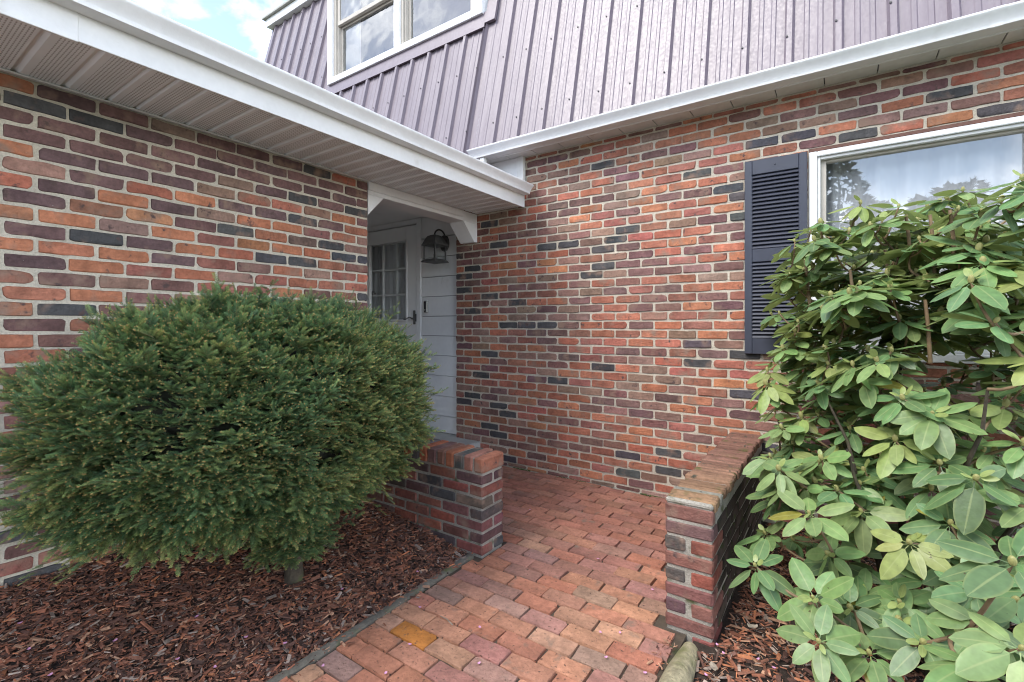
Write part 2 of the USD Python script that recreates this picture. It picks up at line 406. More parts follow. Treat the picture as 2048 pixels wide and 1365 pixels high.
def wall_brick(O, U, V, N, u0, u1, v0, v1, rng, proud=0.0):
    """a worn brick seen on its face: rounded, uneven outline, arris, sides that go back into the mortar"""
    w, h = u1 - u0, v1 - v0
    q = worn_outline(u0, u1, v0, v1, rng, 0.0035, 0.011, 0.16, 0.024)
    inner, p = q
    n = len(p)
    dep = proud + np.clip(rng.normal(0, 0.0008, n), -0.0015, 0.0015)
    q = np.vstack([np.column_stack([inner, dep]), np.column_stack([p, np.full(n, -0.0095)])])
    v = O + q[:, :1] * U + q[:, 1:2] * V + q[:, 2:3] * N
    return v, worn_faces(n)


def worn_outline(u0, u1, v0, v1, rng, rlo, rhi, pbig, rbig, inset=0.0038, jit=0.0012):
    """an uneven 16-sided outline of a hand-made brick: (inset outline of its face, outline at the foot of its arris)"""
    w, h = u1 - u0, v1 - v0
    corners = []
    for cx, cy, sx, sy in ((u0, v0, 1, 1), (u1, v0, -1, 1), (u1, v1, -1, -1), (u0, v1, 1, -1)):
        r = rng.uniform(rlo, rhi) if rng.random() > pbig else rng.uniform(rhi, rbig)
        r = min(r, h * 0.45, w * 0.4)
        rx = min(r * rng.uniform(0.7, 1.8), w * 0.22)
        a = [(cx, cy + sy * r), (cx + sx * rx * 0.3, cy + sy * r * 0.3), (cx + sx * rx, cy)]
        corners.append(a if sx * sy > 0 else a[::-1])
    bow = rng.normal(0, 0.0012, 4)
    jit = min(jit, 0.02 * min(w, h) + 0.0002)
    f1, f2, f3, f4 = rng.uniform(0.3, 0.42), rng.uniform(0.58, 0.7), rng.uniform(0.58, 0.7), rng.uniform(0.3, 0.42)
    pts = corners[0] + [(u0 + w * f1, v0 + bow[0]), (u0 + w * f2, v0 + bow[1])] + corners[1] + corners[2] + [(u0 + w * f3, v1 + bow[2]), (u0 + w * f4, v1 + bow[3])] + corners[3]
    p = np.array(pts) + rng.normal(0, jit, (16, 2))
    d = np.array([(u0 + u1) / 2, (v0 + v1) / 2]) - p
    inset = min(inset, 0.1 * min(w, h))
    return p + np.clip(d, -inset, inset), p


def worn_faces(n):
    f = [[0, i, i + 1] for i in range(1, n - 1)]
    for i in range(n):
        j = (i + 1) % n
        f += [[i, n + i, n + j], [i, n + j, j]]
    return np.array(f)


def lay_bricks(O, U, V, N, ulen, vlen, openings, rng, phase, first_v, pitch=0.2073, closers=True):
    """returns the bricks (mesh, centre) of a running-bond wall face with rectangular openings"""
    rows = []
    v = first_v
    k = 0
    while v < vlen:
        v0, v1 = v + 0.0049, v + CRS - 0.0049
        v0, v1 = max(v0, 0.0), min(v1, vlen - 0.003)
        u = -(0.5 * pitch if k % 2 else 0.0) + phase
        while u > 0:
            u -= pitch
        while u < ulen:
            a, b = u + 0.0050 + rng.normal(0, 0.002), u + pitch - 0.0050 + rng.normal(0, 0.002)
            a, b = max(a, 0.001), min(b, ulen - 0.001)
            segs = [(a, b, v0, v1)]
            for (ou0, ou1, ov0, ov1) in openings:
                out = []
                for (a_, b_, c_, d_) in segs:
                    if b_ <= ou0 or a_ >= ou1 or d_ <= ov0 or c_ >= ov1:
                        out.append((a_, b_, c_, d_))
                        continue
                    if c_ < ov0 - 0.012 and (a_ >= ou0 and b_ <= ou1):
                        out.append((a_, b_, c_, ov0 - 0.006))
                    elif d_ > ov1 + 0.012 and (a_ >= ou0 and b_ <= ou1):
                        out.append((a_, b_, ov1 + 0.006, d_))
                    else:
                        if a_ < ou0:
                            out.append((a_, ou0 - 0.004, c_, d_))
                        if b_ > ou1:
                            out.append((ou1 + 0.004, b_, c_, d_))
                segs = out
            for (a_, b_, c_, d_) in segs:
                if b_ - a_ > 0.035 and d_ - c_ > 0.014:
                    dv = rng.normal(0, 0.001)
                    rows.append((a_, b_, c_ + dv, d_ + dv))
            u += pitch
        v += CRS
        k += 1
    out = []
    for r in rows:
        m = wall_brick(O, U, V, N, *r, rng, proud=float(np.clip(rng.normal(0, 0.0015), -0.0022, 0.003)))
        c = O + U * (r[0] + r[1]) / 2 + V * (r[2] + r[3]) / 2
        out.append((m, c, (r[1] - r[0]) * (r[3] - r[2])))
    return out


BLACK_PX = [(1215, 330), (1243, 460), (987, 491), (1078, 496), (936, 538), (926, 552), (926, 578), (969, 590), (1024, 601), (1006, 646), (936, 619), (1094, 662), (970, 703), (969, 758), (950, 798), (1007, 818), (1024, 836), (985, 859), (1005, 875),
            (1145, 820), (1380, 720), (1123, 772), (1324, 899), (1890, 188), (1100, 663), (1173, 550), (1210, 523), (600, 527), (172, 470), (1490, 700), (595, 398), (629, 379), (629, 342), (660, 495), (700, 420), (735, 580), (155, 650), (70, 1155), (30, 1050), (1330, 960), (45, 230), (205, 225), (1705, 255)]
NAVY_PX = [(130, 380), (130, 317), (40, 300), (300, 250), (345, 415), (238, 345), (375, 375), (530, 384), (564, 325), (465, 417), (537, 437), (640, 375), (455, 400), (420, 335), (700, 405), (120, 210), (560, 335), (300, 510), (370, 525), (100, 415), (50, 535)]
ORANGE_PX = [(24, 294), (376, 396), (113, 431), (174, 533), (23, 488), (400, 500), (1415, 665), (1350, 815), (1130, 800), (1290, 850), (580, 440), (350, 450), (560, 500), (270, 520), (1600, 300), (1390, 245), (1480, 510), (590, 470), (690, 430), (240, 400)]


def special_tones(bricks, tones, rng):
    cs = proj(np.array([b[1] for b in bricks]))[:, :2]
    for pxs, base in ((BLACK_PX, DARK), (NAVY_PX, NAVY), (ORANGE_PX, ORANGE)):
        for p in pxs:
            d = np.hypot(*(cs - p).T)
            i = int(np.argmin(d))
            if d[i] < 45:
                tones[i] = base * rng.uniform(0.85, 1.15)


# ------------------------------------------------------------------ the house
house = thing("brick_house", "red brick house with mauve metal mansard roof and white eaves", "house")
X, Y, Z = np.eye(3)
rng = np.random.default_rng(11)

# wall facing the camera's left: the wing
wl0, wl1 = -1.6, WEND
wallL = obj("wall", MB().box(WX - 0.16, WX - 0.0055, wl0, wl1 - 0.004, -0.1, SOF_L + 0.06).vf(), "mortar", house, label="long brick wall of the wing behind the round evergreen shrub")
bricksL = lay_bricks(np.array([WX, wl0, -0.0]), Y, Z, X, wl1 - wl0, SOF_L - 0.004, [], rng, phase=0.06, first_v=0.0339 - CRS)
# wall facing the camera
wr0, wr1 = -3.126, 2.6
WIN = (-0.165, 2.3, CAM_H - 0.155, 0.0339 + 35 * CRS)      # x0, x1, z0, z1
m = MB()
ya, yb = WY + 0.0055, WY + 0.075
m.box(wr0 + 0.004, WIN[0], ya, yb, -0.1, SOF_R + 0.06).box(WIN[1], wr1, ya, yb, -0.1, SOF_R + 0.06)
m.box(WIN[0], WIN[1], ya, yb, -0.1, WIN[2]).box(WIN[0], WIN[1], ya, yb, WIN[3], SOF_R + 0.06)
wallR = obj("wall", m.vf(), "mortar", house, label="tall brick wall behind the rhododendron, with the shuttered window")
bricksR = lay_bricks(np.array([wr0, WY, 0.0]), X, Z, -Y, wr1 - wr0, SOF_R - 0.004, [(WIN[0] - wr0, WIN[1] - wr0, WIN[2], WIN[3])], rng, phase=0.0, first_v=0.0339 - CRS)

allb = [(b, "L") for b in bricksL] + [(b, "R") for b in bricksR]
tones = [pick_tone(rng) for _ in allb]
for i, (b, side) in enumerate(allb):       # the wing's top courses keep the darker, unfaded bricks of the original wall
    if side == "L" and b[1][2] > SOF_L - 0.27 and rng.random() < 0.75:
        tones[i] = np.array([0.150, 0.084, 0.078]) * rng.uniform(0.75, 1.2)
special_tones([b for b, _ in allb], tones, rng)
cen = np.array([b[1] for b, _ in allb])
ps = proj(cen)
area = np.array([b[2] for b, _ in allb]) / np.maximum(ps[:, 2], 0.2) ** 2
nrm = np.array([X if s == "L" else -Y for _, s in allb])
vd = np.array([0, 0, CAM_H]) - cen
area *= np.abs((vd * nrm).sum(1)) / np.linalg.norm(vd, axis=1)
vis = (ps[:, 2] > 0.1) & (ps[:, 0] > -15) & (ps[:, 0] < 2060) & (ps[:, 1] > -10) & (ps[:, 1] < 1365)
hid = (((ps[:, 0] - 430) / 400) ** 2 + ((ps[:, 1] - 835) / 235) ** 2 < 1) | ((ps[:, 0] > 1580) & (ps[:, 1] > 480)) | ((ps[:, 0] > 1495) & (ps[:, 0] < 1610) & (ps[:, 1] > 330) & (ps[:, 1] < 700))
area[~vis | hid] = 0
single = set(np.argsort(-area)[:300].tolist())
rest = {"L": MB(), "R": MB()}
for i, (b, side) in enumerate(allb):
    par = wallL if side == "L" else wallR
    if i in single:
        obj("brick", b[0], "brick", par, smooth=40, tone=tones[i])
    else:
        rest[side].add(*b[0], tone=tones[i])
for side, par in (("L", wallL), ("R", wallR)):
    v, f = rest[side].vf()
    obj("bricks", rest[side], "brick", par, smooth=False, kind="stuff")

# ---- porch recess beside the end of the wing wall
rec = thing("porch_recess", parent=house)
rx0 = -4.95
obj("side_wall", one_box(rx0 - 0.05, rx0, WEND - 0.02, DOORY + 0.1, 0, CAM_H + 1.2, 0), "door_paint", rec)
obj("return_wall", one_box(rx0, WX - 0.17, WEND - 0.05, WEND - 0.01, 0, CAM_H + 1.2, 0), "door_paint", rec)
obj("porch_ceiling", one_box(rx0 - 0.05, WX - 0.21, WEND - 0.05, DOORY + 0.02, CAM_H + 1.145, CAM_H + 1.165, 0), "white_paint", rec)
STOOP = 0.18
sid = thing("siding_wall", parent=house)
sx0, sx1 = -3.715, -3.125
k = 0
zt = STOOP
obj("siding_backing", one_box(sx0, sx1, DOORY + 0.012, DOORY + 0.04, STOOP, CAM_H + 1.143, 0), "black_plastic", sid)
edges = [STOOP + 0.004] + [CAM_H + (651 - y) / 955 * 4.775 for y in (837.5, 796.8, 755, 713.9, 673.3, 632.4, 591.4, 550.5, 509.5, 468.5)] + [CAM_H + 1.143]
for a, b in zip(edges[:-1], edges[1:]):
    poly = [(DOORY + 0.03, a + 0.0045), (DOORY - 0.010, a + 0.0045), (DOORY - 0.002, b - 0.001), (DOORY + 0.03, b - 0.001)]
    obj("lap_board", prism(poly, "x", sx0 + 0.045, sx1), "white_paint", sid)
obj("corner_trim", one_box(sx0 - 0.012, sx0 + 0.043, DOORY - 0.016, DOORY + 0.03, STOOP, CAM_H + 1.143, 0.003), "white_paint", sid)
obj("head_trim", one_box(rx0, sx0 - 0.014, DOORY - 0.010, DOORY + 0.03, CAM_H + 1.092, CAM_H + 1.143, 0.003), "white_paint", sid)
# entry door: a storm door in front of a nine-light door
dr0, dr1 = -4.655, -3.745
dz0, dz1 = STOOP + 0.02, CAM_H + 1.082
cas = thing("door_frame", parent=house)
obj("jamb", one_box(dr1 + 0.004, sx0 - 0.014, DOORY - 0.012, DOORY + 0.12, STOOP, dz1 + 0.004, 0.003), "white_paint", cas)
obj("jamb", one_box(dr0 - 0.06, dr0 - 0.004, DOORY - 0.012, DOORY + 0.12, STOOP, dz1 + 0.004, 0.003), "white_paint", cas)
obj("head", one_box(dr0 - 0.06, sx0 - 0.014, DOORY - 0.012, DOORY + 0.12, dz1 + 0.006, CAM_H + 1.090, 0.003), "white_paint", cas)
obj("threshold", one_box(dr0, dr1, DOORY - 0.02, DOORY + 0.14, STOOP - 0.001, dz0 - 0.002, 0.003), "nickel", cas)
sd = thing("storm_door", parent=house, label="white storm door with a tall glass light")
y0, y1 = DOORY - 0.004, DOORY + 0.026
gx0, gx1, gz0, gz1 = -4.505, -3.905, CAM_H + 0.065, CAM_H + 0.925
obj("stile", one_box(dr0, gx0, y0, y1, dz0, dz1 - 0.003, 0.004), "door_paint", sd)
obj("stile", one_box(gx1, dr1, y0, y1, dz0, dz1 - 0.003, 0.004), "door_paint", sd)
obj("rail", one_box(gx0, gx1, y0, y1, gz1, dz1 - 0.003, 0.004), "door_paint", sd)
obj("panel", one_box(gx0, gx1, y0 + 0.008, y1, dz0, gz0, 0.004), "door_paint", sd)
obj("panel_mould", MB().box(gx0 + 0.002, gx1 - 0.002, y0 + 0.002, y0 + 0.009, CAM_H - 0.155, CAM_H - 0.135, 0.003).vf(), "door_paint", sd)
mold = MB()
for a, b, c, d in ((gx0 - 0.02, gx0, gz0 - 0.02, gz1 + 0.02), (gx1, gx1 + 0.02, gz0 - 0.02, gz1 + 0.02), (gx0, gx1, gz1, gz1 + 0.02), (gx0, gx1, gz0 - 0.02, gz0)):
    mold.box(a, b, y0 - 0.008, y0 + 0.001, c, d, 0.003)
obj("glazing_bead", mold.vf(), "door_paint", sd)
obj("pane", sheet_y(gx0, gx1, y0 + 0.012, gz0, gz1), "lamp_glass", sd)
han = MB()
hp = np.array([-3.772, y0, CAM_H + 0.085])
han.box(hp[0] - 0.017, hp[0] + 0.017, y0 - 0.012, y0, hp[2] - 0.075, hp[2] + 0.075, 0.006)
t = np.linspace(0, 1, 9)
han.add(*tube(np.column_stack([hp[0] - 0.125 * t, np.full(9, y0 - 0.045), hp[2] - 0.012 + 0.012 * np.sin(t * 5.5)]), 0.0075 - 0.003 * t, 6))
han.add(*tube([hp + [0, -0.01, -0.012], hp + [0, -0.05, -0.012]], 0.008, 6))
obj("handle", han.vf(), "dark_bronze", sd)
obj("strike_plate", one_box(dr1 - 0.012, dr1 + 0.002, y0 - 0.004, y0, CAM_H + 0.04, CAM_H + 0.12, 0), "black_plastic", sd)
ed = thing("entry_door", parent=house, label="nine-light white entry door behind the storm door")
ey0, ey1 = DOORY + 0.085, DOORY + 0.12
ax0, ax1, az0, az1 = -4.62, -3.93, CAM_H + 0.055, CAM_H + 0.93
obj("door_leaf", MB().box(dr0 - 0.02, ax0, ey0, ey1, dz0, dz1).box(ax1, dr1, ey0, ey1, dz0, dz1).box(ax0, ax1, ey0, ey1, az1, dz1).box(ax0, ax1, ey0, ey1, dz0, az0).vf(), "door_paint", ed)
for i in (1, 2):
    xx = ax0 + (ax1 - ax0) * i / 3
    obj("muntin", one_box(xx - 0.012, xx + 0.012, ey0 - 0.002, ey1 - 0.004, az0, az1, 0.004), "white_paint", ed)
for i in (1, 2):
    zz = az0 + (az1 - az0) * i / 3
    obj("muntin", one_box(ax0, ax1, ey0 + 0.001, ey1 - 0.006, zz - 0.012, zz + 0.012, 0.004), "white_paint", ed)
for i in range(3):
    for j in range(3):
        obj("pane", sheet_y(ax0 + (ax1 - ax0) * i / 3 + 0.013, ax0 + (ax1 - ax0) * (i + 1) / 3 - 0.013, ey0 + 0.02, az0 + (az1 - az0) * j / 3 + 0.013, az0 + (az1 - az0) * (j + 1) / 3 - 0.013), "lamp_glass", ed)
obj("knob", trimesh.util.concatenate([trimesh.creation.icosphere(2, 0.03).apply_translation([-4.53, ey0 - 0.05, CAM_H + 0.375]), trimesh.creation.cylinder(0.012, 0.06).apply_transform(trimesh.transformations.rotation_matrix(PI / 2, [1, 0, 0])).apply_translation([-4.53, ey0 - 0.02, CAM_H + 0.375])]), "dark_bronze", ed, smooth=True)
xs = np.linspace(-4.7, -3.85, 80)
yy = ey1 + 0.012 + 0.008 * np.sin(xs * 95) + 0.006 * np.sin(xs * 47 + 1)
cv = np.vstack([np.column_stack([xs, yy, np.full(80, az0 - 0.1)]), np.column_stack([xs, yy, np.full(80, az1 + 0.05)])])
obj("door_curtain", (cv, np.array([[i, i + 1, 81 + i, 80 + i] for i in range(79)])), "sheer_fabric", ed, smooth=True)
obj("dark_hall", MB().box(-5.0, -3.7, ey1 + 0.5, ey1 + 0.52, 0, 2.6).box(-5.0, -4.98, ey1, ey1 + 0.5, 0, 2.6).box(-3.72, -3.7, ey1, ey1 + 0.5, 0, 2.6).box(-5, -3.7, ey1, ey1 + 0.5, 2.5, 2.52).vf(), "interior", ed)

# entry beam with its angled brackets
beam = thing("entry_beam", parent=house, label="white entry beam with an angled bracket at each end")
zb, z1 = CAM_H + 0.963, SOF_L - 0.003
obj("beam", one_box(WX - 0.19, WX, WEND + 0.002, WY - 0.002, zb, z1, 0.003), "white_paint", beam)
obj("bracket", prism([(WEND + 0.002, zb - 0.001), (WEND + 0.002, CAM_H + 0.812), (WEND + 0.145, zb - 0.001)], "x", WX - 0.188, WX - 0.001), "white_paint", beam)
obj("bracket", prism([(WY - 0.002, zb - 0.001), (WY - 0.205, zb - 0.001), (WY - 0.045, CAM_H + 0.79), (WY - 0.002, CAM_H + 0.79)], "x", WX - 0.175, WX - 0.001), "white_paint", beam)
obj("face_board", one_box(WX - 0.001, WX + 0.012, WEND + 0.002, WY - 0.21, zb + 0.03, z1, 0.002), "white_paint", beam)

# ---- eaves of the wing: vented soffit, fascia, gutter, low roof
so = thing("soffit", parent=house, label="white vented soffit of the wing eave")
yv = 0.612
lines = [yv + 0.154 * k for k in range(-14, 2)]
yk = lines[-1]
while yk < WY - 0.02:
    yk += 0.1085
    lines.append(min(yk, WY - 0.004))
for a, b in zip(lines[:-1], lines[1:]):
    w = b - a
    g = 0.30 * w
    prof = np.array([(a + 0.001, SOF_L + 0.012), (a + 0.010, SOF_L + 0.011), (a + g * 0.5, SOF_L), (a + g, SOF_L)])
    v1, f1 = sheet(np.array([(p[0], p[1]) for p in prof]), "x", WX + 0.001, FASX - 0.002)
    v2, f2 = sheet(np.array([(a + g, SOF_L), (b - 0.1 * w, SOF_L)]), "x", WX + 0.001, FASX - 0.002)
    v3, f3 = sheet(np.array([(b - 0.1 * w, SOF_L), (b - 0.006, SOF_L), (b - 0.002, SOF_L + 0.012), (b + 0.001, SOF_L + 0.012)]), "x", WX + 0.001, FASX - 0.002)
    mb = MB().add(v1, f1, (0, 0, 0)).add(v2, f2, (1, 1, 1)).add(v3, f3, (0, 0, 0))
    obj("soffit_panel", mb, "vented_soffit", so)
obj("wall_channel", one_box(WX + 0.0015, WX + 0.022, -1.6, WEND, SOF_L - 0.010, SOF_L - 0.002, 0.001), "aged_white", so)
fz0, fz1 = CAM_H + 1.047, CAM_H + 1.152
fa = thing("fascia", parent=house)
obj("fascia_board", one_box(FASX, FASX + 0.012, 0.531, WY - 0.003, fz0, fz1 + 0.04, 0.002), "white_paint", fa)
obj("fascia_board", one_box(FASX + 0.0015, FASX + 0.0145, -1.6, 0.545, fz0 - 0.004, fz1 + 0.04, 0.002), "white_paint", fa)


def gutter_profile(depth, height, bottom):
    p = np.array([(0.0, 1.0), (0.0, 0.0), (0.60, 0.0), (0.64, 0.03), (0.645, 0.20), (0.66, 0.27), (0.70, 0.38), (0.77, 0.52), (0.86, 0.66), (0.94, 0.76), (0.985, 0.84), (1.0, 0.88), (1.0, 0.97), (0.975, 1.0), (0.93, 0.99), (0.92, 0.93)])
    return np.column_stack([p[:, 0] * depth, bottom + p[:, 1] * height])


gu = thing("gutter", parent=house, label="white gutter along the low wing eave")
gp = gutter_profile(0.108, 0.076, fz1 - 0.002)
gl = np.column_stack([FASX + 0.013 + gp[:, 0], gp[:, 1]])
v, f = sheet(gl, "y", -1.6, WY - 0.03, 24)
v[:, 2] += 0.0022 * (meshkit.fbm(np.column_stack([v[:, 1] * 2.2, np.zeros(len(v)), np.zeros(len(v))]), 2, 5) - 0.5) * 2
v[:, 0] += 0.0022 * (meshkit.fbm(np.column_stack([v[:, 1] * 3.1, np.ones(len(v)), np.zeros(len(v))]), 2, 8) - 0.5) * 2
obj("gutter_trough", (v, f), "white_paint", gu, smooth=32)
capv, capf = prism(np.vstack([gl[1:-2]]), "y", WY - 0.031, WY - 0.026)
obj("end_cap", (capv, capf), "aged_white", gu)
# low roof of the wing
lr = thing("wing_roof", parent=house, label="low metal roof of the wing behind its gutter")
pv = []
RH = 0.030


def rib_profile(a, b, ribs, minor=True):
    """(x, offset) outline across ribbed roofing from a to b; ribs: positions of the high ribs"""
    pts = {round(a, 5): 0.0, round(b, 5): 0.0}

    def put(x, o):
        if a - 1e-6 <= x <= b + 1e-6:
            pts[round(x, 5)] = o
    for i, r in enumerate(ribs):
        for dx, o in ((-0.028, 0), (-0.015, RH), (0.015, RH), (0.028, 0)):
            put(r + dx, o)
        if minor and i + 1 < len(ribs) and ribs[i + 1] - r > 0.2:
            w = ribs[i + 1] - r
            for fr in (0.36, 0.64):
                for dx, o in ((-0.016, 0), (-0.010, 0.0038), (0.010, 0.0038), (0.016, 0)):
                    put(r + w * fr + dx, o)
    return np.array(sorted(pts.items()))


lribs = [1.12 + 0.2286 * k for k in range(-12, 11)]
lp = rib_profile(-1.6, WY - 0.06, lribs)
slope = 0.24
zr0 = CAM_H + 1.212
v = np.vstack([np.column_stack([np.full(len(lp), FASX + 0.055), lp[:, 0], zr0 + lp[:, 1] - 0.001]), np.column_stack([np.full(len(lp), -6.2), lp[:, 0], zr0 + lp[:, 1] + slope * (6.2 + FASX + 0.055)])])
n = len(lp)
obj("roof_sheet", (v, np.array([[i, i + 1, n + i + 1, n + i] for i in range(n - 1)])), "roof_metal", lr)
caps = MB()
for r in lribs:
    if r < WY - 0.1:
        caps.box(FASX + 0.050, FASX + 0.058, r - 0.024, r + 0.024, zr0 - 0.004, zr0 + RH - 0.003, 0.002)
obj("rib_closures", caps.vf(), "screw", lr, kind="stuff")

# ---- mansard of the main house
SL = 0.234
UPN = np.array([0, -1.0, SL]) / math.hypot(1, SL)


def roof_pt(x, h, off):
    """h is measured from the camera's height"""
    return np.array([x, 3.398 + SL * (h - 1.576), CAM_H + h]) + UPN * off


KR = 0.985
HT = 4.83 * KR
ribs = sorted([(-0.008 + 0.2575 * k) * KR for k in range(-10, 12)] + [(-2.897 - 0.2544 * k) * KR for k in range(0, 19)])
ribs = [r for r in ribs if -7.43 < r < 2.6]
DL, DR, DB = -5.42, -2.857, 2.955     # dormer left, right, apron height
ma = thing("mansard_roof", parent=house, label="steep mansard of mauve ribbed metal sheets")
edges = [-7.50] + [ribs[i] + 0.05 for i in range(3, len(ribs), 4)] + [2.62]
for a, b in zip(edges[:-1], edges[1:]):
    mb = MB()
    cuts = sorted({a, b} | {c for c in (DL, DR, -2.76) if a < c < b})
    for c0, c1 in zip(cuts[:-1], cuts[1:]):
        mid = (c0 + c1) / 2
        hb = 1.28 if mid < -2.76 else 1.55
        ht = DB if DL < mid < DR else HT
        lp = rib_profile(c0, c1, ribs)
        hs = np.linspace(hb, ht, 7)
        rows = [np.array([roof_pt(x, h, o + 0.0012 * math.sin(9 * x + 4 * h)) for x, o in lp]) for h in hs]
        n = len(lp)
        mb.add(np.vstack(rows), np.array([[r * n + i, r * n + i + 1, (r + 1) * n + i + 1, (r + 1) * n + i] for r in range(6) for i in range(n - 1)]))
    obj("roof_panel", mb.vf(), "roof_metal", ma)
sc = MB()
cyl = trimesh.creation.cylinder(0.0065, 0.009, sections=6)
Rm = np.eye(4)
Rm[:3, :3] = np.column_stack([X, np.cross(UPN, X), UPN])
cyl.apply_transform(Rm)
for r in ribs:
    for h in (1.36, 1.80, 2.46, 3.25, 3.95, 4.65):
        if (DL - 0.02 < r < DR + 0.02 and h > DB - 0.06) or (h < 1.5 and r > -2.8):
            continue
        sc.add(cyl.vertices + roof_pt(r - 0.012, h + 0.01 * math.sin(r * 31), RH + 0.003), cyl.faces)
obj("roof_screws", sc.vf(), "screw", ma, kind="stuff")
cl = MB()
for r in ribs:
    if r > -2.74:
        v, f = boxvf(-0.03, 0.03, -0.004, 0.004, -0.012, RH + 0.002, 0.004)
        cl.add(v + roof_pt(r, 1.565, 0) + [0, -0.012, 0.012], f)
obj("rib_closures", cl.vf(), "screw", ma, kind="stuff")
# flashing under and beside the dormer
ap = [roof_pt(DL, DB - 0.055, RH + 0.004), roof_pt(DR, DB - 0.055, RH + 0.004), roof_pt(DR, DB + 0.115, RH + 0.006), roof_pt(DL, DB + 0.115, RH + 0.006)]
apv = np.array(ap + [p + np.array([0, 0.022, 0]) for p in ap])
obj("apron_flashing", (apv, np.array([[0, 1, 2, 3], [4, 7, 6, 5], [0, 4, 5, 1], [3, 2, 6, 7], [0, 3, 7, 4], [1, 5, 6, 2]])), "roof_metal", ma)
jt = []
for x0, x1 in ((DR + 0.004, DR + 0.125),):
    lo, hi = DB - 0.02, HT
    q = [roof_pt(x0, lo, RH + 0.010), roof_pt(x1, lo, RH + 0.010), roof_pt(x1, hi, RH + 0.010), roof_pt(x0, hi, RH + 0.010)]
    qv = np.array(q + [p - UPN * 0.028 for p in q])
    obj("side_flashing", (qv, np.array([[0, 1, 2, 3], [4, 7, 6, 5], [0, 4, 5, 1], [3, 2, 6, 7], [0, 3, 7, 4], [1, 5, 6, 2]])), "roof_metal", ma)
yT = 3.398 + SL * (HT - 1.576)
obj("cornice", one_box(-7.54, 2.6, yT - 0.09, yT + 0.2, CAM_H + HT - 0.01, CAM_H + HT + 0.11, 0.004), "white_paint", ma)
obj("roof_edge", one_box(-7.60, 2.6, yT - 0.13, yT + 2.5, CAM_H + HT + 0.113, CAM_H + HT + 0.145, 0.004), "concrete", ma)
obj("end_wall", prism([(3.36, CAM_H + 1.28), (yT + 2.4, CAM_H + 1.28), (yT + 2.4, CAM_H + HT + 0.1), (yT, CAM_H + HT)], "x", -7.49, -7.44), "roof_metal", ma)

# ---- dormer window
dw = thing("dormer_window", parent=house, label="pair of white double-hung windows in the mansard")
YD = 3.735 * KR
dx0, dx1, dzb, dzt = -5.388, -2.886, CAM_H + 3.058, CAM_H + 4.63
cs = 0.10
mul = -4.107
fr = MB()
fr.box(dx0, dx0 + cs, YD, YD + 0.12, dzb, dzt, 0.004).box(dx1 - cs * 1.4, dx1, YD, YD + 0.12, dzb, dzt, 0.004)
fr.box(dx0 + cs, dx1 - cs * 1.4, YD + 0.002, YD + 0.12, dzb, dzb + 0.075, 0.004).box(mul - 0.045, mul + 0.045, YD + 0.002, YD + 0.12, dzb + 0.075, dzt, 0.004)
fr.box(dx0 + cs, dx1 - cs * 1.4, YD + 0.002, YD + 0.12, dzt - 0.1, dzt, 0.004)
obj("frame", fr.vf(), "white_paint", dw)
obj("dormer_cheek", MB().box(dx0 + 0.002, dx0 + 0.03, YD + 0.12, YD + 0.5, dzb, dzt).box(dx1 - 0.03, dx1 - 0.002, YD + 0.12, YD + 0.5, dzb, dzt).vf(), "white_paint", dw)
obj("dormer_roof", one_box(dx0 - 0.05, dx1 + 0.05, YD - 0.12, YD + 0.6, dzt + 0.002, dzt + 0.06, 0.004), "white_paint", dw)
for a, b in ((dx0 + cs, mul - 0.045), (mul + 0.045, dx1 - cs * 1.4)):
    zm = CAM_H + 3.80
    jb = MB()
    for w, d in ((0.022, 0.012), (0.020, 0.035)):
        pass
    jb.box(a, a + 0.035, YD + 0.03, YD + 0.16, dzb + 0.075, dzt - 0.1, 0.003).box(b - 0.03, b, YD + 0.03, YD + 0.16, dzb + 0.075, dzt - 0.1, 0.003)
    jb.box(a + 0.035, a + 0.055, YD + 0.055, YD + 0.16, dzb + 0.075, dzt - 0.1, 0.003).box(b - 0.045, b - 0.03, YD + 0.055, YD + 0.16, dzb + 0.075, dzt - 0.1, 0.003)
    obj("jamb", jb.vf(), "beige_sash", dw)
    a2, b2 = a + 0.055, b - 0.045
    u = MB()
    u.box(a2, b2, YD + 0.045, YD + 0.085, zm - 0.02, zm + 0.03, 0.003).box(a2, a2 + 0.035, YD + 0.05, YD + 0.085, zm + 0.03, dzt - 0.1, 0.003).box(b2 - 0.03, b2, YD + 0.05, YD + 0.085, zm + 0.03, dzt - 0.1, 0.003)
    obj("upper_sash", u.vf(), "beige_sash", dw)
    obj("pane", sheet_y(a2 + 0.03, b2 - 0.025, YD + 0.062, zm + 0.03, dzt - 0.1), "upper_glass", dw)
    l = MB()
    l.box(a2, b2, YD + 0.095, YD + 0.13, zm - 0.04, zm - 0.002, 0.003).box(a2, a2 + 0.03, YD + 0.095, YD + 0.13, dzb + 0.077, zm - 0.04, 0.003).box(b2 - 0.03, b2, YD + 0.095, YD + 0.13, dzb + 0.077, zm - 0.04, 0.003)
    obj("lower_sash", l.vf(), "beige_sash", dw)
    obj("pane", sheet_y(a2 + 0.028, b2 - 0.028, YD + 0.108, dzb + 0.077, zm - 0.04), "upper_glass", dw)
obj("dark_room", MB().box(dx0, dx1, YD + 0.5, YD + 0.52, dzb, dzt).box(dx0 + 0.03, dx1 - 0.03, YD + 0.17, YD + 0.5, dzb - 0.02, dzb).vf(), "dark_interior", dw)

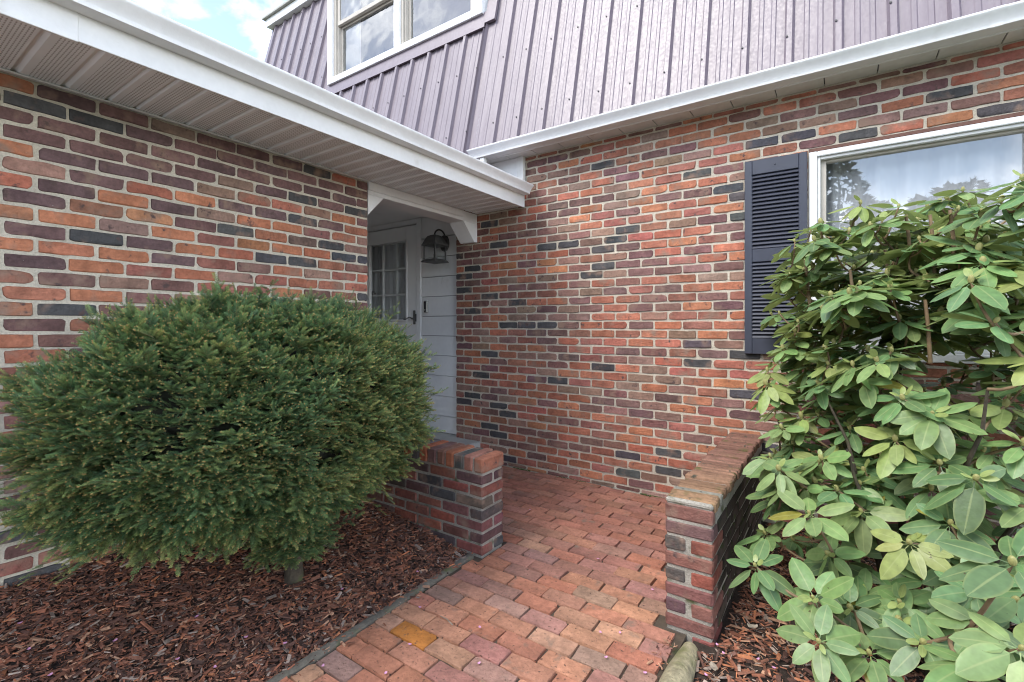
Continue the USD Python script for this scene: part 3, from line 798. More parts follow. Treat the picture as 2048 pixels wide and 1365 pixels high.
# ---- eaves of the main house
so2 = thing("soffit", parent=house, label="narrow white soffit under the mansard gutter")
xx = -2.70
YB = 3.425
while xx < 2.6:
    w = 0.262
    v, f = boxvf(xx + 0.003, xx + w - 0.003, YB + 0.016, WY - 0.001, SOF_R, SOF_R + 0.012, 0.002)
    obj("soffit_panel", (v, f), "aged_white", so2)
    xx += w
obj("soffit_backing", one_box(-2.70, 2.6, YB + 0.016, WY - 0.001, SOF_R + 0.014, SOF_R + 0.02, 0), "interior", so2)
obj("fascia", one_box(-2.72, 2.6, YB, YB + 0.014, SOF_R - 0.004, SOF_R + 0.13, 0.002), "white_paint", house, label="white board behind the mansard gutter")
g2 = thing("gutter", parent=house, label="white gutter along the foot of the mansard")
gp = gutter_profile(0.125, 0.076, CAM_H + 1.497)
gl = np.column_stack([YB - 0.001 - gp[:, 0], gp[:, 1]])
v, f = sheet(gl, "x", -2.755, 2.6, 26)
v[:, 2] += 0.002 * (meshkit.fbm(np.column_stack([v[:, 0] * 2.2, np.zeros(len(v)), np.zeros(len(v))]), 2, 3) - 0.5) * 2
obj("gutter_trough", (v, f[:, ::-1]), "white_paint", g2, smooth=32)
obj("end_cap", prism(gl[1:-2], "x", -2.762, -2.754), "aged_white", g2)
for gx, w in ((-2.40, 0.012), (-1.02, 0.045), (0.62, 0.05)):
    gs = gl[2:-2].copy()
    gs[:, 0] -= 0.003
    gs[:2, 1] -= 0.003
    obj("gutter_strap", sheet(gs, "x", gx, gx + w), "white_paint", g2, smooth=32)
obj("outlet", MB().box(-2.66, -2.61, YB - 0.07, YB - 0.02, CAM_H + 1.445, CAM_H + 1.496, 0.006).vf(), "aged_white", g2)
# boxed return between the two eaves
br = thing("eave_return", parent=house, label="white boxed return where the wing eave meets the wall")
obj("return_panel", one_box(-3.0, -2.375, WY - 0.035, WY - 0.004, CAM_H + 1.16, SOF_R - 0.002, 0.002), "white_paint", br)
obj("return_trim", one_box(-2.373, -2.305, WY - 0.045, WY - 0.003, CAM_H + 1.19, SOF_R - 0.002, 0.003), "aged_white", br)

# ---- big window in the tall wall
bw = thing("picture_window", parent=house, label="wide white-framed window above the rhododendron")
x0, x1, z0, z1 = WIN
obj("lintel", one_box(x0, x1, WY - 0.001, WY + 0.07, z1 - 0.021, z1 - 0.0005, 0), "steel_lintel", bw)
fr = MB()
zt = z1 - 0.022
fr.box(x0 + 0.001, x0 + 0.045, WY - 0.004, WY + 0.09, z0, zt, 0.004).box(x0 + 0.045, x1, WY - 0.003, WY + 0.09, zt - 0.032, zt, 0.004).box(x0 + 0.045, x1, WY - 0.012, WY + 0.09, z0, z0 + 0.045, 0.004)
obj("frame", fr.vf(), "white_paint", bw)
GY = WY + 0.072
fr = MB()
MUL = 0.815
fr.box(x0 + 0.046, x0 + 0.062, WY + 0.012, GY + 0.02, z0 + 0.046, zt - 0.033, 0.002).box(x0 + 0.062, MUL, WY + 0.014, GY + 0.02, zt - 0.050, zt - 0.033, 0.002)
obj("sash", fr.vf(), "aged_white", bw)
fr = MB()
fr.box(x0 + 0.062, x0 + 0.092, WY + 0.045, GY + 0.02, z0 + 0.046, zt - 0.051, 0.002).box(x0 + 0.092, MUL, WY + 0.047, GY + 0.02, zt - 0.066, zt - 0.051, 0.002)
obj("sash", fr.vf(), "beige_sash", bw)
obj("mullion", one_box(MUL, MUL + 0.07, WY + 0.002, GY + 0.03, z0 + 0.046, zt - 0.033, 0.004), "white_paint", bw)
obj("pane", sheet_y(x0 + 0.092, MUL, GY, z0 + 0.046, zt - 0.066), "window_glass", bw)
obj("pane", sheet_y(MUL + 0.07, x1, GY, z0 + 0.046, zt - 0.033), "window_glass", bw)
obj("sill", one_box(x0 - 0.03, x1, WY - 0.03, WY + 0.06, z0 - 0.055, z0 - 0.001, 0.006), "aged_white", bw)
rm = MB()
rm.box(x0 - 0.1, x1 + 0.1, 5.6, 5.65, 0.2, 2.7).box(x0 - 0.15, x0 - 0.1, WY + 0.1, 5.6, 0.2, 2.7).box(x1 + 0.1, x1 + 0.15, WY + 0.1, 5.6, 0.2, 2.7).box(x0 - 0.1, x1 + 0.1, WY + 0.1, 5.6, 2.65, 2.7).box(x0 - 0.1, x1 + 0.1, WY + 0.1, 5.6, 0.2, 0.25)
obj("room", rm.vf(), "interior", bw)
xs = np.linspace(x0 + 0.02, x1 - 0.02, 420)
yy = WY + 0.19 + 0.010 * np.sin(xs * 46 + 1.5 * np.sin(xs * 7)) + 0.005 * np.sin(xs * 83 + 2)
cv = np.vstack([np.column_stack([xs, yy, np.full(420, z0 - 0.05)]), np.column_stack([xs, yy, np.full(420, z1 + 0.02)])])
obj("sheer_curtain", (cv, np.array([[i, i + 1, 421 + i, 420 + i] for i in range(419)])), "sheer_fabric", smooth=True, label="pale sheer curtain hanging inside the wide window", cat="curtain")

# porch slab
obj("porch_step", one_box(rx0, WX + 0.035, WEND - 0.005, DOORY + 0.02, 0.0, STOOP, 0.012), "concrete", label="grey concrete porch slab at the foot of the white door", cat="step")

# ------------------------------------------------------------------ low brick walls
def solid_brick(x0, x1, y0, y1, z0, z1, rng, b=0.006):
    v, f = boxvf(x0, x1, y0, y1, z0, z1, b * rng.uniform(0.7, 1.5))
    v = v + rng.normal(0, 0.0011, v.shape)
    c = v.mean(0)
    a = rng.normal(0, 0.006)
    ca, sa = math.cos(a), math.sin(a)
    d = v - c
    v = c + np.column_stack([d[:, 0] * ca - d[:, 1] * sa, d[:, 0] * sa + d[:, 1] * ca, d[:, 2]])
    return v, f


LOWPAL = [(0.20, 0.075, 0.055), (0.14, 0.065, 0.058), (0.105, 0.058, 0.055), (0.24, 0.085, 0.055), (0.085, 0.065, 0.058), (0.16, 0.07, 0.06)]
rng = np.random.default_rng(23)
lw = thing("low_brick_wall", "short red brick wall with brick-on-edge coping, beside the round evergreen", "low wall")
ax0, ax1, ay0, ay1 = WX + 0.004, -1.63, 2.083, 2.283
zcap = 0.456
obj("mortar_core", one_box(ax0, ax1 - 0.006, ay0 + 0.006, ay1 - 0.006, -0.08, 0.538, 0.004), "old_mortar", lw)
c7 = zcap / 7
for k in range(7):
    za, zb_ = k * c7 + 0.005, (k + 1) * c7 - 0.006
    x = ax1
    first = True
    flip = k % 2 == 1
    if flip:                       # a brick laid across the end
        t = pick_tone(rng, LOWPAL) if k != 6 else DARK * 0.9
        obj("brick", solid_brick(x - 0.093, x, ay0, ay1, za, zb_, rng), "brick", lw, smooth=25, tone=t)
        x -= 0.093 + 0.011
    else:
        t = np.array((0.11, 0.085, 0.065)) if k == 4 else pick_tone(rng, LOWPAL)
        obj("brick", solid_brick(x - 0.195, x, ay0, ay0 + 0.100, za, zb_, rng), "brick", lw, smooth=25, tone=t)
        obj("brick", solid_brick(x - 0.195, x, ay0 + 0.113, ay1, za, zb_, rng), "brick", lw, smooth=25, tone=DARK if k == 0 else pick_tone(rng, LOWPAL))
        x -= 0.195 + 0.011
    while x > ax0 + 0.05:
        xa = max(ax0 + 0.002, x - 0.195)
        t = DARK if rng.random() < 0.13 else pick_tone(rng, LOWPAL)
        obj("brick", solid_brick(xa, x, ay0 + rng.normal(0, 0.0015), ay0 + 0.06, za, zb_, rng), "brick", lw, smooth=25, tone=t)
        obj("brick", solid_brick(xa, x, ay1 - 0.06, ay1 + rng.normal(0, 0.0015), za, zb_, rng), "brick", lw, smooth=25, tone=pick_tone(rng, LOWPAL))
        x = xa - 0.011
x = ax1 + 0.002
ct = [(0.29, 0.115, 0.070), (0.27, 0.125, 0.09), (0.085, 0.088, 0.078), (0.33, 0.12, 0.062), (0.22, 0.11, 0.075), (0.16, 0.085, 0.075), (0.34, 0.115, 0.06), (0.10, 0.09, 0.088), (0.30, 0.11, 0.06)]
i = 0
while x > ax0 + 0.06:
    w = 0.060 if i else 0.064
    t = np.array(ct[i]) if i < len(ct) else pick_tone(rng, LOWPAL)
    obj("coping_brick", solid_brick(x - w, x, ay0 - 0.004, ay1 + 0.004, zcap + 0.006, 0.546 + rng.normal(0, 0.002), rng, 0.007), "brick", lw, smooth=25, tone=t)
    x -= w + 0.0105
    i += 1

rw = thing("low_brick_wall", "low mossy dark brick wall with thin coping bricks, beside the rhododendron", "low wall")
bx0, bx1, by0, by1 = -0.618, -0.424, 2.055, WY - 0.004
zcap = 0.462
obj("mortar_core", one_box(bx0 + 0.006, bx1 - 0.006, by0 + 0.006, by1, -0.12, 0.545, 0.004), "old_mortar", rw)
EP = [(0.155, 0.078, 0.066), (0.125, 0.072, 0.062), (0.17, 0.075, 0.06), (0.14, 0.07, 0.066)]
for k in range(-1, 7):
    za, zb_ = k * zcap / 7 + 0.005, (k + 1) * zcap / 7 - 0.006
    y = by0
    if k % 2 == 0:
        obj("brick", solid_brick(bx0, bx1, y, y + 0.093, za, zb_, rng), "brick", rw, smooth=25, tone=pick_tone(rng, EP))
        y += 0.104
    else:
        obj("brick", solid_brick(bx0, bx0 + 0.083, y, y + 0.195, za, zb_, rng), "brick", rw, smooth=25, tone=np.array((0.075, 0.065, 0.058)) if k != 1 else np.array((0.10, 0.055, 0.06)))
        obj("brick", solid_brick(bx0 + 0.108, bx1, y, y + 0.195, za, zb_, rng), "mossy_brick" if 0 else "brick", rw, smooth=25, tone=pick_tone(rng, LOWPAL))
        y += 0.206
    while y < by1 - 0.04:
        ye = min(by1 - 0.001, y + 0.195)
        obj("brick", solid_brick(bx1 - 0.06, bx1 + rng.normal(0, 0.0015), y, ye, za, zb_, rng), "mossy_brick", rw, smooth=25, tone=np.array((0.065, 0.045, 0.038)) * rng.uniform(0.7, 1.3))
        obj("brick", solid_brick(bx0 + rng.normal(0, 0.0015), bx0 + 0.06, y, ye, za, zb_, rng), "brick", rw, smooth=25, tone=pick_tone(rng, LOWPAL))
        y = ye + 0.011
obj("mortar_fillet", one_box(bx0 + 0.001, bx1 - 0.001, by0 + 0.001, by0 + 0.022, 0.528, 0.553, 0.008), "old_mortar", rw)
obj("end_brick", solid_brick(bx0, bx1, by0 - 0.001, by0 + 0.05, zcap + 0.004, 0.527, rng, 0.008), "brick", rw, smooth=25, tone=np.array((0.16, 0.075, 0.060)))
y = by0 + 0.024
i = 0
while y < by1 - 0.03:
    w = rng.uniform(0.041, 0.047)
    fade = min(1, i / 14)
    t = np.array((0.245, 0.150, 0.085)) * (1 - fade) + np.array((0.20, 0.105, 0.078)) * fade
    t = t * rng.uniform(0.8, 1.15) if i != 2 else np.array((0.20, 0.19, 0.155))
    obj("coping_brick", solid_brick(bx0 - 0.002 + rng.normal(0, 0.002), bx1 + 0.004 + rng.normal(0, 0.003), y, y + w, zcap + 0.05, 0.556 + rng.normal(0, 0.0035), rng, 0.006), "capping_brick", rw, smooth=25, tone=t)
    y += w + 0.007
    i += 1

# ------------------------------------------------------------------ brick path
rng = np.random.default_rng(5)
m = MB().box(-1.70, -0.53, -1.0, 2.06, -0.06, -0.0105).box(-1.70, -0.53, 2.06, 2.30, -0.06, -0.010).box(-2.86, -0.53, 2.30, WY, -0.06, -0.0105)
path = obj("brick_path", m.vf(), "sand", kind="structure", label="worn red brick path laid in running bond")
PPAL = [((0.40, 0.190, 0.118), .30), ((0.37, 0.155, 0.095), .24), ((0.315, 0.155, 0.118), .2), ((0.265, 0.155, 0.125), .09), ((0.40, 0.215, 0.135), .07), ((0.34, 0.200, 0.145), .05)]
PPC = np.array([p[0] for p in PPAL])
PPW = np.array([p[1] for p in PPAL]) / sum(p[1] for p in PPAL)
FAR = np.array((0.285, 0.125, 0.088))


def paver(x0, x1, y0, y1, rng):
    inner, p = worn_outline(x0, x1, y0, y1, rng, 0.002, 0.006, 0.15, 0.018, inset=0.0030, jit=0.0016)
    n = len(p)
    c = np.array([(x0 + x1) / 2, (y0 + y1) / 2])
    zt = rng.normal(0.0, 0.0024)
    tilt = rng.normal(0, 0.011, 2)
    z = zt + (inner - c) @ tilt + rng.normal(0, 0.0009, n)
    q = np.vstack([np.column_stack([inner, z]), np.column_stack([p, np.full(n, -0.022)])])
    return q, worn_faces(n)


PITCH = 0.0965
k0 = -15
rowi = 0
extra = MB()
yrow = 1.36 + PITCH * k0
paves = []
while yrow < WY - 0.02:
    k = round((yrow - 1.36) / PITCH)
    yA, yB = yrow + 0.0020, min(yrow + PITCH - 0.0020, WY - 0.006)
    mid = (yA + yB) / 2
    if mid < 2.055:
        xa, xb = -1.668, -0.546
    elif mid < 2.30:
        xa, xb = -1.622, -0.626
    else:
        xa, xb = (-2.815, -0.626)
    x = -1.571 + (0.1 if k % 2 else 0.0) + rng.normal(0, 0.006) - 0.2005 * 8
    while x < xb:
        a, b = max(x + 0.0020 + rng.normal(0, 0.002), xa + abs(rng.normal(0, 0.008)) * (mid < 2.05)), min(x + 0.2005 - 0.0020 + rng.normal(0, 0.002), xb - abs(rng.normal(0, 0.005)) * (mid < 2.05))
        if b - a > 0.03:
            t = PPC[rng.choice(len(PPC), p=PPW)] * rng.uniform(0.82, 1.15) * (1 + rng.normal(0, 0.03, 3))
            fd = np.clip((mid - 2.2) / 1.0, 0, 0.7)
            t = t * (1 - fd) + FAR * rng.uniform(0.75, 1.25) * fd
            if k == 0 and abs((a + b) / 2 + 1.474) < 0.05:
                t = np.array((0.40, 0.155, 0.035))
            paves.append((mid, a, b, yA, yB, t))
        x += 0.2005
    yrow += PITCH
paves.sort(key=lambda q: (q[0] < 0.35, 0))
cnt = 0
for mid, a, b, yA, yB, t in paves:
    msh = paver(a, b, yA, yB, rng)
    pc = proj(np.array([(a + b) / 2, mid, 0]))
    inview = pc[2] > 0.2 and -60 < pc[0] < 2100 and pc[1] < 1440
    if inview and cnt < 300:
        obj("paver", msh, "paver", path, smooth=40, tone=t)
        cnt += 1
    else:
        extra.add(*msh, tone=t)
if extra.V:
    obj("pavers", extra, "paver", path, kind="stuff")

# timber edgings
def timber(prof_fn, y0, y1, n, rng, wob):
    rows = []
    for y in np.linspace(y0, y1, n):
        p = prof_fn(y)
        p = p + wob * (meshkit.fbm(np.column_stack([p[:, 0] * 20, np.full(len(p), y * 9), p[:, 1] * 20]), 3, 2)[:, None] - 0.5)
        rows.append(np.column_stack([p[:, 0], np.full(len(p), y), p[:, 1]]))
    k = len(rows[0])
    v = np.vstack(rows + [rows[0].mean(0)[None], rows[-1].mean(0)[None]])
    f = [[r * k + i, r * k + (i + 1) % k, (r + 1) * k + (i + 1) % k] for r in range(n - 1) for i in range(k)] + [[r * k + i, (r + 1) * k + (i + 1) % k, (r + 1) * k + i] for r in range(n - 1) for i in range(k)]
    f += [[n * k, (i + 1) % k, i] for i in range(k)] + [[n * k + 1, (n - 1) * k + i, (n - 1) * k + (i + 1) % k] for i in range(k)]
    return v, np.array(f)


flat = np.array([(-1.712, -0.05), (-1.712, 0.002), (-1.708, 0.009), (-1.695, 0.011), (-1.679, 0.009), (-1.674, 0.002), (-1.674, -0.05)])
obj("timber_edging", timber(lambda y: flat + [0.012 * math.sin(y * 1.7), 0], -1.0, 2.065, 60, rng, 0.008), "old_timber", smooth=40, label="thin weathered timber edging between the path and the dark mulch bed", cat="garden edging")
ang = np.linspace(-0.35, PI + 0.35, 12)
obj("timber_edging", timber(lambda y: np.column_stack([-0.492 + (0.050 - 0.018 * max(0, (y - 1.80) / 0.2)) * np.cos(ang), -0.018 + (0.052 - 0.020 * max(0, (y - 1.80) / 0.2)) * np.sin(ang)]), -1.0, 1.985, 60, rng, 0.014), "pale_timber", smooth=40, label="round pale weathered log edging ending at the low wall by the rhododendron", cat="garden edging")

# ------------------------------------------------------------------ mulch beds
def left_z(x, y):
    t = np.clip((-1.72 - x) / 1.13, 0, 1)
    base = 0.004 + 0.20 * t ** 1.1 - 0.03 * np.clip((y - 0.9) / 1.2, 0, 1) * t
    return base + 0.022 * (meshkit.fbm(np.stack([x * 5, y * 5, 0 * x], -1), 3, 4) - 0.5)


def right_z(x, y):
    return -0.012 + 0.03 * (meshkit.fbm(np.stack([x * 5, y * 5, 0 * x + 3], -1), 3, 9) - 0.5) + 0.03 * np.clip((x + 0.4) / 1.5, 0, 1)


def bed(name, x0, x1, y0, y1, fn, label):
    gx, gy = np.meshgrid(np.linspace(x0, x1, 50), np.linspace(y0, y1, 90), indexing="ij")
    v = np.stack([gx, gy, fn(gx, gy) - 0.012], -1).reshape(-1, 3)
    i = np.arange(49)[:, None] * 90 + np.arange(89)[None]
    f = np.stack([i, i + 90, i + 91, i + 1], -1).reshape(-1, 4)
    obj(name, (v, f), "soil", smooth=True, kind="structure", label=label)


bed("garden_bed", WX - 0.01, -1.70, -1.6, 2.09, left_z, "dark soil sloping up to the wing wall")
bed("garden_bed", -0.50, 2.6, -1.6, WY + 0.01, right_z, "soil under the rhododendron")
CH = 1.4 * np.array([(0.20, 0.080, 0.047), (0.13, 0.058, 0.037), (0.075, 0.038, 0.028), (0.045, 0.026, 0.020), (0.28, 0.16, 0.10), (0.20, 0.155, 0.125), (0.27, 0.105, 0.05)])
CW = np.array([.20, .25, .22, .14, .07, .07, .05])


def mulch(n, x0, x1, y0, y1, fn, seed, keep=None, cw=CW, scale=1.0):
    r = np.random.default_rng(seed)
    x, y = r.uniform(x0, x1, n), r.uniform(y0, y1, n)
    if keep is not None:
        q = keep(x, y)
        x, y = x[q], y[q]
        n = len(x)
    L = np.clip(r.lognormal(math.log(0.023), 0.5, n), 0.008, 0.075) * scale
    W = np.clip(L * r.uniform(0.12, 0.42, n), 0.0016, 0.016)
    thin = r.random(n) < 0.28
    W[thin] = r.uniform(0.0012, 0.0026, thin.sum())
    T = np.clip(W * r.uniform(0.25, 0.6, n), 0.001, 0.005)
    c8 = np.array([[sx, sy, sz] for sx in (-1, 1) for sy in (-1, 1) for sz in (-1, 1)], float)
    loc = c8[None] * np.stack([L, W, T], -1)[:, None] / 2
    loc[:, :, 1] *= r.uniform(0.35, 1.1, (n, 8))
    loc[:, :, 0] *= r.uniform(0.8, 1.1, (n, 8))
    loc[:, :, 2] += (r.uniform(-1, 1, n) * 0.08)[:, None] * np.abs(loc[:, :, 0])
    yaw, pit, rol = r.uniform(0, 2 * PI, n), r.normal(0, 0.22, n), r.normal(0, 0.35, n)
    cy, sy, cp, sp, cr, sr = np.cos(yaw), np.sin(yaw), np.cos(pit), np.sin(pit), np.cos(rol), np.sin(rol)
    o, l = np.zeros(n), np.ones(n)
    Rz = np.array([[cy, -sy, o], [sy, cy, o], [o, o, l]]).transpose(2, 0, 1)
    Ry = np.array([[cp, o, -sp], [o, l, o], [sp, o, cp]]).transpose(2, 0, 1)
    Rx = np.array([[l, o, o], [o, cr, -sr], [o, sr, cr]]).transpose(2, 0, 1)
    loc = np.einsum("nij,nvj->nvi", Rz @ Ry @ Rx, loc)
    z = fn(x, y) + r.uniform(-0.008, 0.008, n)
    v = loc + np.stack([x, y, z], -1)[:, None]
    f0 = np.array([[0, 1, 3], [0, 3, 2], [4, 6, 7], [4, 7, 5], [0, 4, 5], [0, 5, 1], [2, 3, 7], [2, 7, 6], [0, 2, 6], [0, 6, 4], [1, 5, 7], [1, 7, 3]])
    f = (f0[None] + 8 * np.arange(n)[:, None, None]).reshape(-1, 3)
    t = CH[r.choice(len(CH), n, p=cw / cw.sum())] * r.uniform(0.65, 1.3, (n, 1))
    return v.reshape(-1, 3), f, np.repeat(t, 8, 0)


v, f, t = mulch(26000, WX + 0.01, -1.695, -0.6, 2.08, left_z, 31, scale=1.05)
obj("bark_mulch", (v, f), "chips", tone=t, kind="stuff", label="reddish brown bark mulch around the evergreen shrub", cat="mulch")
v, f, t = mulch(26000, -0.47, 1.5, 0.4, WY - 0.02, right_z, 32, keep=lambda x, y: (y < 2.0) | (x > -0.40), cw=np.array([.22, .2, .14, .08, .14, .14, .08]), scale=1.1)
obj("bark_mulch", (v, f), "chips", tone=t, kind="stuff", label="lighter bark mulch under the rhododendron", cat="mulch")
v, f, t = mulch(16000, WX + 0.01, -1.69, -0.4, 2.08, lambda x, y: left_z(x, y) + 0.004, 35, scale=0.45)
obj("mulch_fines", (v, f), "chips", tone=t * 1.05, kind="stuff", label="fine bark crumbs and needles under the evergreen shrub", cat="mulch")
v, f, t = mulch(1400, -1.70, -1.60, -0.3, 2.05, lambda x, y: 0.006 + 0 * x, 33, keep=lambda x, y: np.random.default_rng(1).random(len(x)) < np.exp(-(x + 1.70) / 0.03), cw=np.array([.2, .2, .1, .1, .2, .15, .05]), scale=0.8)
obj("loose_chips", (v, f), "chips", tone=t, kind="stuff", label="loose bark crumbs along the path's timber edge", cat="mulch")

v, f, t = mulch(260, -0.60, -0.535, -0.3, 2.0, lambda x, y: 0.006 + 0 * x, 34, cw=np.array([.2, .2, .1, .1, .2, .15, .05]), scale=0.7)
obj("loose_chips", (v, f), "chips", tone=t, kind="stuff", label="loose bark crumbs beside the round log edging", cat="mulch")
r = np.random.default_rng(61)
mm = MB()
ic = trimesh.creation.icosphere(0, 1.0)
for _ in range(1500):
    w_ = r.random()
    if w_ < 0.7:
        c = np.array([r.uniform(-2.8, -0.63), WY - abs(r.normal(0, 0.007)), -0.002])
    elif w_ < 0.85:
        c = np.array([-1.625 + abs(r.normal(0, 0.005)), r.uniform(2.09, 2.28), -0.002])
    else:
        c = np.array([-0.622 - abs(r.normal(0, 0.005)), r.uniform(2.06, WY), -0.002])
    if meshkit.noise(c * 6.0, 4) < 0.52:
        continue
    q = r.uniform(0.002, 0.0065)
    mm.add(np.array(ic.vertices) * [q, q, q * 0.8] + c + r.normal(0, 0.001, 3), ic.faces, tone=np.array((0.055, 0.075, 0.022)) * r.uniform(0.6, 1.5))
obj("moss", mm, "chips", kind="stuff", label="green moss in the crack between the path and the walls", cat="moss")

# ------------------------------------------------------------------ round evergreen shrub
rng = np.random.default_rng(77)
C0, R0 = np.array([-2.135, 1.18, 0.885]), np.array([0.48, 0.835, 0.485])
sh = thing("evergreen_shrub", "wide rounded dark green needled shrub on a short trunk against the wing wall", "shrub")
tz = float(left_z(np.array([-2.15]), np.array([1.29]))[0])
tp = np.array([[-2.15, 1.29, tz - 0.05], [-2.152, 1.29, tz + 0.06], [-2.14, 1.28, tz + 0.2], [-2.13, 1.25, tz + 0.45]])
obj("trunk", tube(tp, [0.048, 0.040, 0.036, 0.03], 10), "bark", sh, smooth=True)
bm = MB()
for i in range(46):
    d = rng.normal(size=3)
    d[2] = d[2] * 0.5 + 0.15
    d /= np.linalg.norm(d)
    e = C0 + d * R0 * rng.uniform(0.65, 0.9)
    s = np.array([-2.14, 1.27, tz + rng.uniform(0.15, 0.5)])
    mid = (s + e) / 2 + [0, 0, -0.04]
    bm.add(*tube([s, mid, e], [0.012, 0.008, 0.003], 5))
obj("branches", bm.vf(), "bark", sh, smooth=True, kind="stuff")
ico = trimesh.creation.icosphere(4, 1.0)
dn = np.array(ico.vertices)


def lump(d):
    return 1 + 0.20 * (meshkit.fbm(d * 2.6 + 11, 3, 21) - 0.5) * 2 + 0.19 * (meshkit.fbm(d * 7.0 + 5, 2, 8) - 0.5) * 2


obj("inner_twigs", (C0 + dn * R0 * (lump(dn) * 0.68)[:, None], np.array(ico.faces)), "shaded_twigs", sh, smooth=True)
# sprigs
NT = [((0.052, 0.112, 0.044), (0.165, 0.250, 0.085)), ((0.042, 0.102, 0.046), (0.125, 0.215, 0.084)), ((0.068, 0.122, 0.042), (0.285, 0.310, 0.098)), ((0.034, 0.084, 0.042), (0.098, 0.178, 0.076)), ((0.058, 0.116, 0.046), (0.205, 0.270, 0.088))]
fol = newpath("foliage", sh)
inst = UsdGeom.PointInstancer.Define(stage, fol)
tag(fol, kind="stuff")
protos = []
for pi, (dk, lt) in enumerate(NT * 2):
    r = np.random.default_rng(100 + pi)
    mb = MB()
    L = 1.0
    n = 17
    bend = r.uniform(-0.12, 0.06)
    axis = lambda s: np.array([s, 0.04 * math.sin(3 * s + pi), bend * s * s])
    mb.add(*tube([axis(0), axis(0.5), axis(1.0)], [0.016, 0.013, 0.008], 3, cap=False), tone=(0.13, 0.105, 0.045))
    for k in range(n):
        s = 0.06 + 0.94 * (k + 0.5) / n
        for side in (-1, 1, 0):
            if side == 0 and k % 2:
                continue
            nl = (0.29 - 0.11 * s) * r.uniform(0.8, 1.15)
            fw = r.uniform(0.35, 0.75)
            dirv = np.array([fw, side * 1.0, 0.30 + r.normal(0, 0.15)]) if side else np.array([0.8, r.normal(0, 0.4), 0.9])
            dirv /= np.linalg.norm(dirv)
            b0 = axis(s)
            wv = np.cross(dirv, [0, 0, 1.0] if side else [0, 1.0, 0])
            wv /= max(np.linalg.norm(wv), 1e-6)
            w = 0.027
            q = np.array([b0 - wv * w * 0.5, b0 + wv * w * 0.5, b0 + dirv * nl * 0.7 + wv * w * 0.55, b0 + dirv * nl, b0 + dirv * nl * 0.7 - wv * w * 0.55])
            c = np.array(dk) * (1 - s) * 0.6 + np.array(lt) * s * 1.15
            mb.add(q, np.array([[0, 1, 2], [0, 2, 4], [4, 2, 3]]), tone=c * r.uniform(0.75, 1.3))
    bt = trimesh.creation.icosphere(0, 0.062)
    if pi % 2 == 0:
        mb.add(np.array(bt.vertices) * [1.5, 0.8, 0.8] + axis(1.0), bt.faces, tone=(0.36, 0.24, 0.09))
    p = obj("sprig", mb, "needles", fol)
    protos.append(p)
inst.CreatePrototypesRel().SetTargets([Sdf.Path(p) for p in protos])
NF = 9500
d = rng.normal(size=(NF, 3))
d /= np.linalg.norm(d, axis=1, keepdims=True)
depth = rng.beta(1.0, 2.2, NF) * 0.22
hole = meshkit.fbm(d * 4.5 + 40, 2, 33)
ok = ~((hole > 0.66) & (depth < 0.09) & (d[:, 2] < 0.6))
base = C0 + d * R0 * (lump(d) - depth - 0.075)[:, None]
ok &= base[:, 0] > WX + 0.05
d, base = d[ok], base[ok]
# low shoots hanging round the trunk
ns = 150
ds = rng.normal(size=(ns, 3)) * [1, 1, 0.3]
ds /= np.linalg.norm(ds, axis=1, keepdims=True)
d, base = np.vstack([d, ds + [0, 0, -0.35]]), np.vstack([base, np.array([-2.08, 1.24, 0.31]) + ds * [0.10, 0.12, 0.07] * rng.uniform(0.4, 1, (ns, 1))])
d /= np.linalg.norm(d, axis=1, keepdims=True)
NF = len(d)
nrm = d / R0
nrm /= np.linalg.norm(nrm, axis=1, keepdims=True)
az = np.arctan2(nrm[:, 1], nrm[:, 0])
out = np.stack([np.cos(az), np.sin(az), 0 * az], -1)
# each branchlet is a flat spray held out in layers, lifted on top of the shrub and drooping on its skirts
fa_ = nrm * 0.75 + out * 0.45 + np.array([0, 0, 0.10]) + rng.normal(0, 0.34, (NF, 3))
fa_ /= np.linalg.norm(fa_, axis=1, keepdims=True)
fu = nrm * 0.45 + np.array([0, 0, 1.0]) + rng.normal(0, 0.22, (NF, 3))
fs = np.cross(fu, fa_)
fs /= np.linalg.norm(fs, axis=1, keepdims=True)
fu = np.cross(fa_, fs)
flen = rng.uniform(0.045, 0.10, NF)
stray = rng.random(NF) < 0.045
flen[stray] *= rng.uniform(1.4, 2.2, stray.sum())
P_, A_, U_, S_, T_ = [], [], [], [], []
ftone = meshkit.fbm(base * 3.0, 2, 3)
for k in range(9):
    s_ = (k + 1) / 9
    sd = 0 if k == 8 else (1 if k % 2 else -1)
    an = rng.uniform(0.55, 0.95, NF) * sd
    dirk = np.cos(an)[:, None] * fa_ + np.sin(an)[:, None] * fs + rng.normal(0, 0.14, (NF, 3)) + fu * rng.uniform(-0.05, 0.3, (NF, 1))
    dirk /= np.linalg.norm(dirk, axis=1, keepdims=True)
    P_.append(base + fa_ * (flen * s_)[:, None] - fu * (0.10 * flen * s_ * s_)[:, None])
    A_.append(dirk)
    U_.append(fu + rng.normal(0, 0.2, (NF, 3)))
    T_.append(ftone + 0.10 * (s_ - 0.5))
pos, fwd, up, tonev = np.vstack(P_), np.vstack(A_), np.vstack(U_), np.concatenate(T_)
ok = ~((np.hypot(pos[:, 0] + 2.14, pos[:, 1] - 1.28) < 0.05) & (pos[:, 2] < 0.22)) & (pos[:, 0] > WX + 0.03)
pos, fwd, up, tonev = pos[ok], fwd[ok], up[ok], tonev[ok]
N = len(pos)
side = np.cross(up, fwd)
side /= np.linalg.norm(side, axis=1, keepdims=True)
up = np.cross(fwd, side)
sc_ = rng.uniform(0.032, 0.052, N)
R = np.stack([fwd, side, up], 1)           # rows are the local axes in world space
quats = []
tr = R[:, 0, 0] + R[:, 1, 1] + R[:, 2, 2]
from scipy.spatial.transform import Rotation
